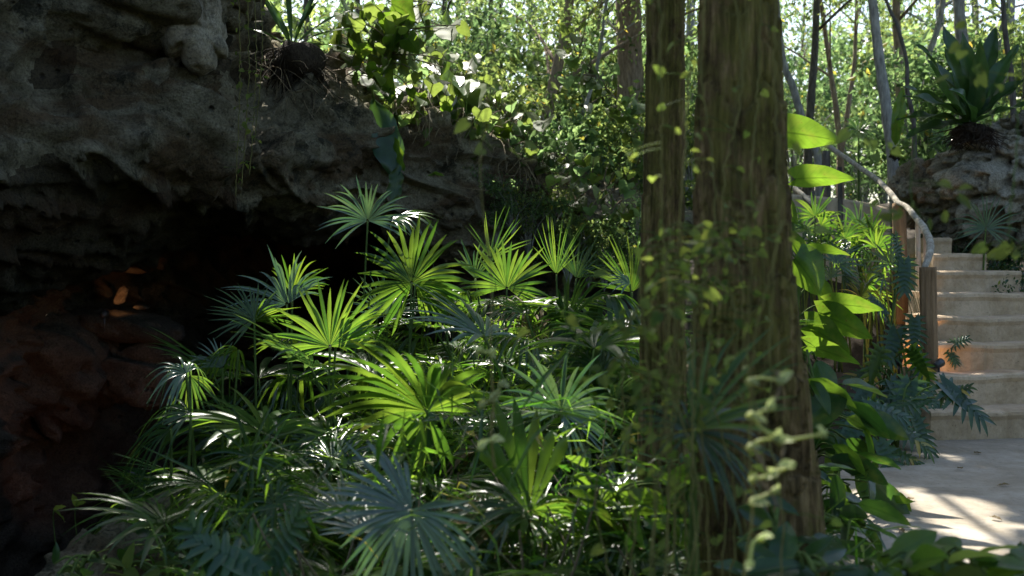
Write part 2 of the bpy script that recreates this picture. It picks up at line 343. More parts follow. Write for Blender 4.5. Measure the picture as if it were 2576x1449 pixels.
def frond(mb, nl, Rr, spread, fuse=.35, cone=.15, droop=.25, grav=(0, 0, -1), seed=0, wmul=1., rows=8, shape=1.0, vfold=.25, bend=.25):
    """fan blade: leaflets radiate from the hub in the XY plane (main axis +Y, upper side +Z)"""
    r = np.random.default_rng(seed); g = np.asarray(grav, float)
    ang = np.linspace(-spread / 2, spread / 2, nl); dt = spread / (nl - 1)
    for i, a in enumerate(ang):
        aj = a + r.normal(0, dt * .2)
        Lr = Rr * (1 - .3 * (abs(a) / (spread / 2)) ** 2 * shape) * r.uniform(.78, 1.08)
        t = np.linspace(.03, 1, rows + 1); rad = t * Lr; rf = fuse * Rr
        wd = np.where(rad < rf, 2 * rad * math.tan(min(dt, 1) / 2) * 1.02, 2 * rf * math.tan(min(dt, 1) / 2) * wmul * .82 * (1 + .12 * np.sin(np.pi * np.clip((rad - rf) / (Lr - rf), 0, 1))) * (1 - np.clip((rad - rf) / (Lr - rf), 0, 1) ** 2.2))
        wd = np.maximum(wd, .0008)
        d = np.array([math.sin(aj), math.cos(aj), 0]); sd = np.array([math.cos(aj), -math.sin(aj), 0])
        up = cone + .1 * (abs(a) / (spread / 2)) + r.normal(0, .04)
        dr = droop * r.uniform(.5, 1.5) * (1.0 if r.random() > .12 else 2.0)
        side = r.normal(0, .07)
        c = rad[:, None] * d + np.array([0, 0, 1.]) * (rad * up - rad * t * up * .6)[:, None] + g * (dr * Lr * np.clip((t - bend) / (1 - bend), 0, 1) ** 1.9)[:, None] + sd * (side * Lr * t ** 2)[:, None]
        vf = vfold * wd
        Lf = c - sd * (wd / 2)[:, None] ; Rt = c + sd * (wd / 2)[:, None]
        C = c - np.array([0, 0, 1.]) * vf[:, None]
        mb.add(np.stack([Lf, C, Rt], 1).reshape(-1, 3), grid_faces(rows + 1, 3))
def basis(axis, normal, loc):
    y = Vector(axis).normalized(); z = Vector(normal); z = (z - y * z.dot(y)).normalized(); x = y.cross(z)
    m = Matrix(((x.x, y.x, z.x, loc[0]), (x.y, y.y, z.y, loc[1]), (x.z, y.z, z.z, loc[2]), (0, 0, 0, 1)))
    return m

# ------------------------------------------------------------------ ground height
GP = np.array([  # x, y, z
    (1.3, 2, 0), (1.6, 5, 0), (2.2, 7, 0), (3.5, 4, 0), (3.5, 7, 0), (.9, 4, -.1), (.9, 6.5, -.15), (1.3, 8, 0), (1.4, 10, .5), (1.6, 12, 1.2),
    (2.5, 9, .3), (3.2, 8, .2), (4.2, 10, .9), (4, 13, 1.6), (2.5, 12, 1.3),
    (0, 2, -.2), (0, 3.5, -.3), (0, 5, -.45), (.2, 7, -.5), (.3, 9, -.4), (.6, 10.8, .2),
    (-1, 3, -.45), (-1.2, 5, -.8), (-1, 7, -1.0), (-.8, 9, -1.0), (-2.2, 4, -1.3), (-2.5, 6, -1.8), (-2.5, 9, -2.2), (-4, 5, -2), (-4, 10, -2.4), (-6, 9, -2.4),
    (-1, 11, -1.5), (-2.5, 13, -2.2), (-6, 13, -2.4), (-1, 13.0, -.6), (0, 12.6, .6),
    (1, 14, 1.6), (0, 15, 1.7), (-2, 17, 2.0), (-5, 18, 2.4), (3, 16, 1.9), (6, 14, 2.0), (6, 10, 1.2), (8, 18, 2.2), (0, 22, 2.1), (-8, 24, 2.5), (8, 26, 2.4), (0, 35, 2.6), (15, 40, 3), (-15, 40, 3), (0, 60, 3.5), (-10, 16, 0), (6, 5, .3), (0, -3, 0), (4, -3, 0), (-4, -2, -.6)])
def gz_np(x, y):
    x = np.asarray(x, float); y = np.asarray(y, float); sh = x.shape; x = x.ravel(); y = y.ravel()
    out = np.empty(len(x))
    for k in range(0, len(x), 20000):
        d2 = (x[k:k + 20000, None] - GP[:, 0]) ** 2 + (y[k:k + 20000, None] - GP[:, 1]) ** 2
        wt = 1 / (d2 + .12) ** 2
        out[k:k + 20000] = (wt * GP[:, 2]).sum(1) / wt.sum(1)
    return out.reshape(sh)
def gz(x, y): return float(gz_np(np.array([x]), np.array([y]))[0])

def ground():
    xs = np.concatenate([np.linspace(-60, -9, 18), np.linspace(-8.8, 9, 120), np.linspace(9.4, 60, 18)])
    ys = np.concatenate([np.linspace(-12, 1.4, 12), np.linspace(1.5, 20, 125), np.linspace(20.5, 110, 40)])
    Y, X = np.meshgrid(ys, xs, indexing='ij'); Z = gz_np(X, Y)
    for i in range(Z.shape[0]):
        for j in range(Z.shape[1]):
            p = Vector((X[i, j], Y[i, j], 0))
            k = 0. if (X[i, j] > .9 and 1 < Y[i, j] < 7.6 and X[i, j] < 5) else 1.
            if X[i, j] > .33 * Y[i, j] - .1 and 7.2 < Y[i, j] < 10.4 and X[i, j] < 5.2:
                Z[i, j] = min(Z[i, j], max(0, (Y[i, j] - 7.6) * .6) - .22); k = .3
            if X[i, j] > .9 and 0 < Y[i, j] < 7.6 and X[i, j] < 5: Z[i, j] = min(Z[i, j], -.05)
            Z[i, j] += k * (.10 * noise.noise(p * 1.1) + .05 * noise.noise(p * 3.3)) - .02
    me = mesh_np('ground', np.stack([X, Y, Z], -1).reshape(-1, 3), [grid_faces(len(ys), len(xs))])
    tag(link('ground', me, M['soil']), 'dark leaf littered forest soil between the plants', 'ground', kind='structure')
ground()

# ------------------------------------------------------------------ rock surfaces
def catmull1(P, n):
    k = P.shape[0]; t = np.linspace(0, k - 1 - 1e-6, n); i = t.astype(int); f = (t - i).reshape((-1,) + (1,) * (P.ndim - 1))
    E = np.concatenate([2 * P[:1] - P[1:2], P, 2 * P[-1:] - P[-2:-1]])
    p0, p1, p2, p3 = E[i], E[i + 1], E[i + 2], E[i + 3]
    tau = .5
    return p1 + f * tau * (p2 - p0) + f ** 2 * (2 * tau * p0 + (tau - 3) * p1 + (3 - 2 * tau) * p2 - tau * p3) + f ** 3 * (-tau * p0 + (2 - tau) * p1 + (tau - 2) * p2 + tau * p3)
def rockdisp(v, nv, amp, seed, pit=0):
    o = Vector((seed * 3.7, seed * 1.3, seed * 2.1)); out = v.copy(); V3 = Vector; nz = noise.noise
    for i in range(len(v)):
        p = V3(v[i]) + o
        # beds dip to the left: stretch the pattern along the bedding
        b = V3((p.x * .9 - p.z * .35, p.y * .8, p.z * 1.9 + p.x * .75))
        d = .55 * nz(p * .7) + .3 * nz(b * .9)
        r = 1 - abs(nz(b * 1.25 + V3((3, 3, 3)))); d -= .55 * max(0, r - .86) / .14 * .6      # long clefts
        q = b * .8 + V3((nz(p * 1.2), nz(p * 1.2 + V3((5, 1, 2))), nz(p * 1.2 + V3((1, 7, 3))))) * .35
        ds, ps = noise.voronoi(q); c = ps[0]; e = ds[1] - ds[0]; tl = q - c
        d += .34 * nz(c * 7.3) + .3 * tl.x * nz(c * 3.1) + .3 * tl.z * nz(c * 5.7) - .16 * max(0, 1 - e / .14)
        rough = .5 + .5 * nz(p * .9 + V3((4, 4, 9)))
        d += (.10 * nz(p * 4) + .07 * (1 - 2 * abs(nz(p * 7))) + .05 * nz(p * 14)) * (.35 + rough)
        h = nz(p * 3.4 + V3((9, 2, 4)))
        if h > .33: d -= min(.35, (h - .33) * 2.2)
        h = nz(p * 9 + V3((2, 8, 1)))
        if h > .38: d -= min(.16, (h - .38) * 1.6)
        if pit:
            for f, t, k in ((5, .12, 1.1), (11, .12, .8), (22, .15, .4)):
                h = nz(p * f + V3((f, 1, 3)))
                if h > t: d -= (h - t) * k * pit
            h = 1 - abs(nz(p * 2.6)); d -= max(0, h - .86) * 2.2 * pit
        out[i] = v[i] + nv[i] * d * amp
    return out
def sheet_normals(G):
    du = np.gradient(G, axis=1); dv = np.gradient(G, axis=0); n = np.cross(du, dv); return nrm(n)
def rock_sheet(name, cols, nu, nv, amp, seed, flip=1, fade=None):
    """cols: list of columns; each a list of Vectors of equal length"""
    P = np.array([[list(p) for p in c] for c in cols])          # (cols, rows, 3)
    G = catmull1(P, nu); G = catmull1(G.transpose(1, 0, 2), nv)  # (rows, cols, 3)
    N = sheet_normals(G) * flip
    v = rockdisp(G.reshape(-1, 3), N.reshape(-1, 3), amp, seed)
    if fade is not None:
        k = np.interp(np.linspace(0, 1, nv), *fade)[:, None, None]; v = (G + (v.reshape(nv, nu, 3) - G) * k).reshape(-1, 3)
    f = grid_faces(nv, nu)
    if flip < 0: f = f[:, ::-1]
    return mesh_np(name, v, [f]), v.reshape(nv, nu, 3)
def col(top, f1, f2, lip, ceil, back, floor, dd=(3.2, 6.2)):
    t = at(*top); b = t + V(-1.0, 7.5, .4); 
    if b.z < 1.6: b.z = 1.6
    lp = at(*lip)
    cz = V(lp.x - .15, lp.y + dd[0], lp.z + ceil)
    bk = V(lp.x - .3, lp.y + dd[1], (lp.z + floor) * .5 + .2)
    bf = V(lp.x - .25, lp.y + dd[1] - .3, floor)
    ff = V(lp.x + .1, lp.y - 1.2, floor + .05)
    return [b, t + V(-.1, 1.2, .1), t, at(*f1), at(*f2), lp, cz, bk, bf, ff]
cols = [
    col((-1000, -900, 4.0), (-1000, 100, 3.6), (-1000, 700, 3.5), (-1000, 1300, 4.0), 0, 0, -1.2, (.2, .5)),
    col((-500, -900, 5.5), (-500, 100, 5.2), (-480, 450, 5.1), (-460, 860, 6.2), .2, 0, -1.9, (2.0, 3.8)),
    col((0, -700, 7.4), (0, 150, 7.0), (0, 420, 6.7), (0, 752, 8.0), .1, 0, -2.0, (2.4, 5.0)),
    col((250, -550, 8.2), (250, 170, 7.6), (250, 400, 7.3), (250, 680, 8.7), .1, 0, -2.0),
    col((480, -200, 8.8), (500, 190, 8.2), (480, 390, 7.8), (455, 595, 9.3), .1, 0, -2.0),
    col((640, 165, 9.3), (630, 280, 8.8), (610, 420, 8.4), (600, 575, 9.8), .05, 0, -1.9),
    col((800, 200, 9.7), (790, 320, 9.2), (775, 450, 9.0), (760, 595, 10.1), .0, 0, -1.7),
    col((1000, 280, 10.4), (990, 370, 10.0), (965, 460, 9.9), (950, 560, 10.3), -.1, 0, -1.4, (2.0, 3.4)),
    col((1190, 345, 11.0), (1180, 430, 10.7), (1155, 530, 10.6), (1140, 640, 10.9), -.2, 0, -1.0, (.5, 1.4)),
    col((1400, 470, 11.6), (1395, 530, 11.4), (1385, 610, 11.4), (1375, 720, 11.6), -.3, 0, -.6, (.2, .5)),
    col((1660, 545, 12.4), (1650, 610, 12.2), (1640, 690, 12.2), (1640, 770, 12.4), -.3, 0, -.3, (.2, .4)),
    col((1900, 560, 13), (1900, 610, 13), (1900, 690, 13), (1900, 770, 13), -.3, 0, .2, (.2, .4))]
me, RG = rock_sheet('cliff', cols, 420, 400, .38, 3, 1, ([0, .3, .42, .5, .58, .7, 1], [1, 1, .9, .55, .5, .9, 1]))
cliff = link('cliff', me, M['rock']); me.materials.append(M['cave_rock']); me.materials.append(M['rock_brown_shade'])
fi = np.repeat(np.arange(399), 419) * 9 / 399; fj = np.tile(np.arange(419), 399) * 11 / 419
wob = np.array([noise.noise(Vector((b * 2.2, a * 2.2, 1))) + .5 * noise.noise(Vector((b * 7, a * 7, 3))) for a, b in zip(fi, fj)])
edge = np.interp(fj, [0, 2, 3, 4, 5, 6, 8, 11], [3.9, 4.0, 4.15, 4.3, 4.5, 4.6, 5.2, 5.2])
mi = np.where(fi > 5.35, 1, np.where(fi + wob * .35 > edge, 2, np.where((fi > 2.2) & (fi < 3.1) & (wob + .25 * np.sin(fj * 3) > .22) & (fj < 6), 2, 0)))  # cave and underside faces take the shade-darkened rock; upper patches are brown stains
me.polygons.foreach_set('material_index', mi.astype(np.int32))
tag(cliff, 'grey brown limestone cliff overhanging a black cave mouth', 'cliff')
# upper block with a pale tip that sticks out beyond the main lip
def blob(name, pts_r, seed, amp, mat, parent=None, sub=5, pit=0):
    import bmesh
    bm = bmesh.new(); bmesh.ops.create_icosphere(bm, subdivisions=sub, radius=1)
    v = np.array([list(x.co) for x in bm.verts]); f = np.array([[x.index for x in p.verts] for p in bm.faces]); bm.free()
    c, rad, rot = pts_r
    # squarish boulder
    s = np.sign(v) * np.abs(v) ** .75; s = s * np.array(rad)
    s = s @ np.array(Matrix.Rotation(rot, 3, 'Y')).T + np.array(list(c))
    N = nrm(s - np.array(list(c)))
    return link(name, mesh_np(name, rockdisp(s, N, amp, seed, pit), [f]), mat, parent)
b1 = blob('overhanging_block', (at(230, -40, 7.8), (.88, .7, .47), R(6)), 5, .28, M['rock'], cliff)
b2 = blob('overhanging_block', (at(487, 45, 7.9), (.21, .35, .38), R(-6)), 8, .24, M['boulder'], cliff)
b2['label'] = 'pale knobbly end of the upper block'
b3 = blob('overhanging_block', (at(585, -55, 8.2), (.24, .5, .36), R(20)), 11, .22, M['rock'], cliff)
# ledge at the lower left
def ledge():
    # a sloping outcrop from the lower left corner up to the right
    A = [at(60, 1480, 4.6), at(150, 1400, 4.9), at(270, 1310, 5.3), at(400, 1245, 5.7), at(500, 1235, 6.0), at(620, 1300, 6.2)]
    cols = []
    for a in A:
        cols.append([a + V(-.5, .5, -1.2), a + V(-.22, .35, -.25), a + V(-.08, .15, -.02), a, a + V(.12, -.12, -.1), a + V(.3, -.35, -.32), a + V(.7, -.7, -.7), a + V(1.0, -1, -1.3)])
    me, g = rock_sheet('rock_ledge', cols, 110, 100, .16, 6)
    tag(link('rock_ledge', me, M['rock']), 'layered grey rock ledge sloping up from the lower left corner', 'rock')
ledge()
# rocks inside the cave and two small warm lamps there
def cave_rock(px, py, d, rx, rz, seed, label, amp=.2):
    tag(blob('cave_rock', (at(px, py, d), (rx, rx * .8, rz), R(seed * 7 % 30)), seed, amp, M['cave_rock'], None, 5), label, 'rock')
cave_rock(70, 930, 10.0, .75, .5, 21, 'reddish lit rock mass low in the cave at the left edge', .5)
cave_rock(320, 935, 10.1, .4, .36, 23, 'reddish lit boulder deep in the cave beside the drooping fan', .45)
cave_rock(306, 745, 10.0, .055, .11, 25, 'small orange lit stalagmite standing in the dark cave', .09)
cave_rock(355, 773, 10.0, .065, .02, 26, 'small flat orange lit stone beside the stalagmite', .03)
cave_rock(330, 820, 10.15, .5, .14, 27, 'dark rock shelf carrying the lit stalagmite', .2)
def lamp(px, py, d, power, color, label, aim, size=70):
    p = at(px, py, d); t = thing('spot_lamp', label, 'lamp', p)
    mb = MB(); a = (Vector(aim) - p).normalized()
    tube(mb, [Vector((0, 0, 0)) - a * .05, a * .0, a * .03], [.02, .03, .032], 10); mb.build('housing', M['metal'], t)
    mb = MB(); tube(mb, [V(0, 0, -.14), V(0, 0, -.02)], .008, 6); mb.build('stake', M['metal'], t)
    ld = bpy.data.lights.new('spot_light', 'SPOT'); ld.energy = power; ld.color = color; ld.spot_size = R(size); ld.spot_blend = .6; ld.shadow_soft_size = .02
    lo = bpy.data.objects.new('spot_light', ld); COL.objects.link(lo); lo.parent = t; lo.location = a * .05
    lo.rotation_euler = a.to_track_quat('-Z', 'Y').to_euler()
lamp(330, 1190, 8.0, 6, (1, .42, .2), 'small reddish spot lamp low in the cave aimed at the far left wall', at(90, 930, 10), 75)
lamp(262, 790, 9.55, 3.5, (1, .5, .2), 'small orange spot lamp in front of the cave stalagmite', at(315, 745, 10), 60)

# ------------------------------------------------------------------ path and stairs
def path():
    # landing: edge on the planted side follows the bed
    L = [(.95, 1.0), (1.0, 3.0), (1.12, 4.3), (1.4, 5.4), (1.85, 6.4), (2.3, 7.0), (2.5, 7.6)]
    n = 150; lp = smooth_path([(a, b, 0) for a, b in L], n)
    nx = 40; v = []
    for i in range(n):
        for j in range(nx):
            x0 = lp[i, 0] + .05 * noise.noise(Vector((0, lp[i, 1] * 4, 3))) + .03 * noise.noise(Vector((0, lp[i, 1] * 13, 5))); x = x0 + (5.2 - x0) * j / (nx - 1); y = lp[i, 1]
            p = Vector((x, y, 0)); v.append((x, y, .012 + .006 * noise.noise(p * 1.5) + .003 * noise.noise(p * 6)))
    me = mesh_np('path', v, [grid_faces(n, nx)])
    tag(link('path', me, M['path']), 'pale concrete landing at the foot of the steps', 'path', kind='structure')
path()
SD = [7.39, 7.70, 8.0, 8.3, 8.6, 8.9, 9.2, 9.5, 9.85]     # depth of each riser at its left end
SY = [1038, 946, 867, 799, 738, 682, 637, 597]
SR = [3100, 3000, 2920, 2840, 2740, 2600, 2510, 2415]
stairs = thing('stone_stairs', 'tan concrete steps curving up beside the wooden handrail', 'stairs', at(2400, 1115, 7.4))
for k in range(8):
    d = SD[k]; ztop = CAM.z - (SY[k] - 650) / F * d
    xl = (2346 - 1288) / F * d; xr = (SR[k] - 1288) / F * d
    dep = (SD[k + 1] - d) + .25
    nx, mb = 70, MB(); rows = []
    u = np.linspace(0, 1, nx)
    xs = xl + (xr - xl) * u
    yf = d + .16 * u + .05 * np.sin(u * 2.2 + k) + np.array([.02 * noise.noise(Vector((x * 4, k * 3., 0))) + .01 * noise.noise(Vector((x * 17, k * 3., 0))) for x in xs])
    zj = np.array([.013 * noise.noise(Vector((x * 3, k * 5., 2))) + .005 * noise.noise(Vector((x * 15, k * 5., 2))) for x in xs])
    zb = -.2
    prof = [(0.012, zb), (0.012, ztop - .06), (0.0, ztop - .03), (.004, ztop - .01), (.02, ztop), (.1, ztop + .001), (dep * .6, ztop), (dep, ztop), (dep, zb)]
    for (dy, z) in prof:
        rows.append(np.stack([xs, yf + dy, z + zj * (z > 0)], -1))
    g = np.stack(rows, 0)
    mb.add(g.reshape(-1, 3), grid_faces(len(prof), nx))
    for side in (0, nx - 1):
        e = g[:, side]; c = e.mean(0); vv = np.vstack([e, c]); m_ = len(e)
        t = [(i, (i + 1) % m_, m_) if side == 0 else ((i + 1) % m_, i, m_) for i in range(m_)]
        mb.add(vv, None, np.array(t))
    v = np.concatenate(mb.v) - np.array(stairs.location); mb.v = [v]; mb.uv = [np.zeros((len(v), 2))]
    o = mb.build('step', M['step'], stairs)
    mod = o.modifiers.new('edge', 'EDGE_SPLIT') if False else None
    o.data.polygons.foreach_set('use_smooth', np.zeros(len(o.data.polygons), bool))
# low tan wall of the upper flight seen through the plants
def low_wall():
    mb = MB(); a = at(1930, 484, 11.2); b = at(2120, 500, 10.9); c = at(2240, 530, 10.6)
    P = smooth_path([a, b, c], 30); h = 1.3; T = np.gradient(P, axis=0); T[:, 2] = 0; T = nrm(T); N = np.stack([-T[:, 1], T[:, 0], 0 * T[:, 0]], -1) * .2
    rows = [P - [0, 0, h], P - [0, 0, .02], P + N * .08, P + N * .92, P + N - [0, 0, .02], P + N - [0, 0, h]]
    mb.add(np.concatenate(rows), grid_faces(6, 30))
    tag(mb.build('low_wall', M['wall'], None, False), 'tan plastered low wall behind the sunlit young palms', 'wall')
low_wall()
# handrail
rail = thing('wooden_handrail', 'crooked pale branch handrail on brown posts beside the steps', 'handrail', at(2340, 945, 8.0))
ro = Vector(rail.location)
def rtube(name, pts, rad, mat, sides=10, n=40, jit=.03, knobs=0):
    mb = MB(); P = smooth_path([p - ro for p in pts], n)
    tube(mb, P, [q * (.85 if name == 'rail' else 1) for q in rad], sides, jit); return mb.build(name, mat, rail)
rtube('rail', [at(2325, 676, 8.05), at(2338, 640, 8.15), at(2340, 612, 8.35), at(2325, 575, 8.7), at(2300, 543, 9.05), at(2282, 522, 9.3), at(2255, 508, 9.5)], [.026, .03, .033, .033, .03, .028, .026], M['rail'])
rtube('rail', [at(2262, 515, 9.5), at(2235, 480, 9.9), at(2200, 447, 10.3), at(2160, 420, 10.7), at(2110, 385, 11.1), at(2060, 352, 11.5), at(2020, 335, 11.8)], [.03, .03, .028, .027, .03, .028], M['rail'])
rtube('rail', [at(2072, 540, 10.6), at(2030, 500, 11.0), at(1985, 462, 11.4)], [.028, .03, .028], M['rail'])
def post(px, ytop, ybot, d, wpx, lab=None, mat='wood'):
    r = wpx / F * d / 2
    o = rtube('post', [at(px + 4, ybot, d) - V(0, 0, .15), at(px + 2, (ytop + ybot) / 2, d), at(px, ytop, d)], [r * 1.12, r * 1.02, r], M[mat], 14, 30, .02)
    if lab: o['label'] = lab
post(2334, 672, 950, 8.0, 42, 'thick brown weathered end post')
post(2262, 512, 770, 9.5, 34)
post(2308, 552, 760, 9.0, 12, None, 'rail'); post(2327, 580, 760, 8.7, 11, None, 'rail')
post(2078, 380, 640, 11.2, 20, None, 'bark_dark'); post(2045, 480, 640, 11.0, 10, None, 'bark_dark'); post(2112, 420, 620, 10.9, 12, None, 'bark_dark')
# right boulder, small white stones
bo = blob('boulder', (at(2650, 402, 10.3), (1.25, .9, .6), R(-20)), 14, .42, M['boulder'], None, 7, .9)
tag(bo, 'big pale pitted limestone boulder under the dark strap leaf fern', 'boulder')
bo = blob('boulder', (at(2335, 480, 10.8), (.3, .4, .26), R(-35)), 31, .3, M['boulder'], None, 6, .9)
tag(bo, 'smaller rock tapering down beside the slender grey tree', 'boulder')
for px, py, d, rx, rz, s, lab in [(2300, 1110, 7.1, .13, .09, 41, 'rough white stone at the foot of the bottom step'), (2262, 1158, 6.75, .085, .04, 42, 'small flat white stone on the edge of the landing'), (2225, 1175, 6.6, .05, .05, 43, 'small rusty brown stone beside the flat white stone')]:
    o = blob('stone', (at(px, py, d), (rx, rx * .8, rz), .3), s, .06, M['white_stone'] if s != 43 else M['cave_rock'], None, 4); tag(o, lab, 'stone')
lamp(2262, 905, 8.2, 5, (1, .5, .18), 'small warm garden spot lamp hidden behind the end post', at(2300, 700, 9.2), 120)
lamp(2362, 915, 7.9, .4, (1, .5, .18), 'small warm step lamp at the foot of the end post', at(2400, 890, 8.05), 130)

# ------------------------------------------------------------------ sunlit places: gaps in the canopy along the sun's rays
GAPS = []
def gap(px, py, d, r): GAPS.append((np.array(list(at(px, py, d))), r))
for g in [(2340, 1300, 5.4, .42), (2270, 1215, 5.9, .1), (2040, 325, 6.0, .22), (2060, 450, 6, .16), (2040, 670, 6, .2), (2140, 760, 6, .2), (2110, 835, 6, .22),
          (990, 690, 7.0, .3), (1080, 740, 6.8, .16), (930, 510, 7.2, .36), (830, 860, 6.0, .3), (620, 790, 6.4, .26), (700, 680, 6.6, .26), (450, 930, 5.5, .26), (965, 780, 7.4, .22), (1290, 600, 7.2, .3), (1400, 620, 8, .25), (1590, 660, 7.6, .22),
          (1000, 1040, 4.5, .2), (1180, 1000, 4.5, .1), (1415, 960, 4.6, .3), (1500, 1255, 4.0, .26), (860, 1200, 3.35, .13), (1060, 1250, 3.3, .1), (1910, 1110, 2.05, .16), (1920, 1200, 2.05, .14), (1880, 1000, 2.05, .1), (1240, 985, 2.5, .14), (1440, 1440, 3.75, .22), (510, 870, 6, .15), (2300, 1020, 7.0, .16), (2380, 990, 7.0, .1), (2150, 590, 9.6, .5), (2230, 560, 9.4, .4), (2310, 600, 8.6, .2), (1130, 320, 11, .9), (1000, 60, 9.5, .6), (990, 480, 9.8, .15), (1300, 850, 7, .25), (1180, 880, 6.6, .12), (1600, 860, 7, .2), (560, 1010, 5.8, .15), (2420, 1400, 3.0, .06), (200, 1435, 4.3, .1), (130, 1285, 5.6, .06), (1690, 930, 2.5, .06), (1780, 640, 2.6, .06)]: gap(*g)
_r = random.Random(12)
for _k in range(46):
    _px = _r.uniform(520, 1620); _d = _r.uniform(4.2, 8); gap(_px, np.interp(_px, [500, 900, 1600], [900, 680, 640]) + _r.uniform(20, 330), _d, _r.uniform(.07, .15))
for _k in range(26):
    _px = _r.uniform(560, 1700); gap(_px, _r.uniform(980, 1420), _r.uniform(3.2, 5.2), _r.uniform(.04, .09))
gap(2400, 1360, 5.1, .34); gap(2280, 1240, 5.7, .22); gap(2300, 1330, 5.3, .22)
def in_gaps(P):
    keep = np.ones(len(P), bool); s = np.array(SUN)
    for T, r in GAPS:
        d = P - T; al = d @ s; pr = np.linalg.norm(d - al[:, None] * s, axis=1)
        keep &= ~((pr < r) & (al > .8))
    return keep

# ------------------------------------------------------------------ trees
def clump_leaves(mb, C, rad, n, L, gapped=None, off=(0, 0, 0), flat=.8):
    P = C + nrm(rng.normal(size=(n, 3))) * (rng.random((n, 1)) ** .5) * np.array([rad, rad, rad * flat])
    if gapped is not None: P = P[gapped(P + np.array(off))]
    n = len(P)
    A = rng.normal(size=(n, 3)) + [0, 0, -.5]; N = rng.normal(size=(n, 3)) * .6 + [0, 0, 1]
    Ls = L * rng.uniform(.6, 1.25, n); leafcloud(mb, P, A, N, Ls, Ls * rng.uniform(.4, .6, n))
def crown_mesh(name, zlo, zhi, rad, nclump, nleaf, L, seed, trunk_top, offs=None, gapped=None, limbs=None):
    global rng
    old = rng; rng = np.random.default_rng(seed); mb = MB()
    for k in range(nclump):
        u = rng.random(); z = zlo + (zhi - zlo) * u
        rr = rad * (math.sin(math.pi * (u * .8 + .15)) ** .7) * math.sqrt(rng.random()); a = rng.uniform(0, 2 * math.pi)
        c = np.array([trunk_top[0] + rr * math.cos(a), trunk_top[1] + rr * math.sin(a), z])
        clump_leaves(mb, c, rad * rng.uniform(.16, .3), nleaf, L, gapped, offs if offs is not None else (0, 0, 0))
        if limbs is not None: limbs.append(c)
    rng = old
    return mb
def make_tree(name, label, pix, d, wpx, bark, leaf, crown, nleaf=85, nclump=45, L=.09, gapped=True, group=None, cat='tree'):
    """pix: trunk points in the picture from low to high; crown: (z low, z high, radius)"""
    pts = [at(px, py, d) for px, py in pix]
    lo = pts[0]; dz = pts[0] - pts[1]; g = gz(lo.x, lo.y)
    base = Vector((lo.x, lo.y, g - .1))
    if pts[0].z > g: pts = [base] + pts
    else: pts[0] = Vector((pts[0].x, pts[0].y, g - .1)); base = pts[0].copy()
    t = thing(name, label, cat, base, group)
    up = (pts[-1] - pts[-2]).normalized(); up = Vector((up.x * .6, 0, 1)).normalized()
    top = pts[-1] + up * max(.3, (crown[1] * .8 - pts[-1].z)); pts = pts + [(pts[-1] + top) / 2 + V(random.uniform(-.1, .1), random.uniform(-.2, .2), 0), top]
    P = smooth_path([p - base for p in pts], 40); r = wpx / F * d / 2
    mb = MB(); tube(mb, P, [r * 1.5, r * 1.1, r, r * .9, r * .7, r * .35], 9, .06)
    lm = []
    c = crown_mesh('crown', crown[0] - base.z, crown[1] - base.z, crown[2], nclump, nleaf, L, random.randint(0, 9999), (top.x - base.x, top.y - base.y), list(base), in_gaps if gapped else None, lm)
    for q in lm[::3]:
        k = min(39, int(np.argmin(np.abs(P[:, 2] - (q[2] - .5 - .3 * np.hypot(q[0] - P[:, 0], q[1] - P[:, 1]))))))
        tube(mb, smooth_path([P[k], (P[k] + q) / 2 + [0, 0, .15], q], 8), [r * .4, r * .12], 5)
    mb.build('trunk', M[bark], t); c.build('crown', M[leaf], t, False)
    return t
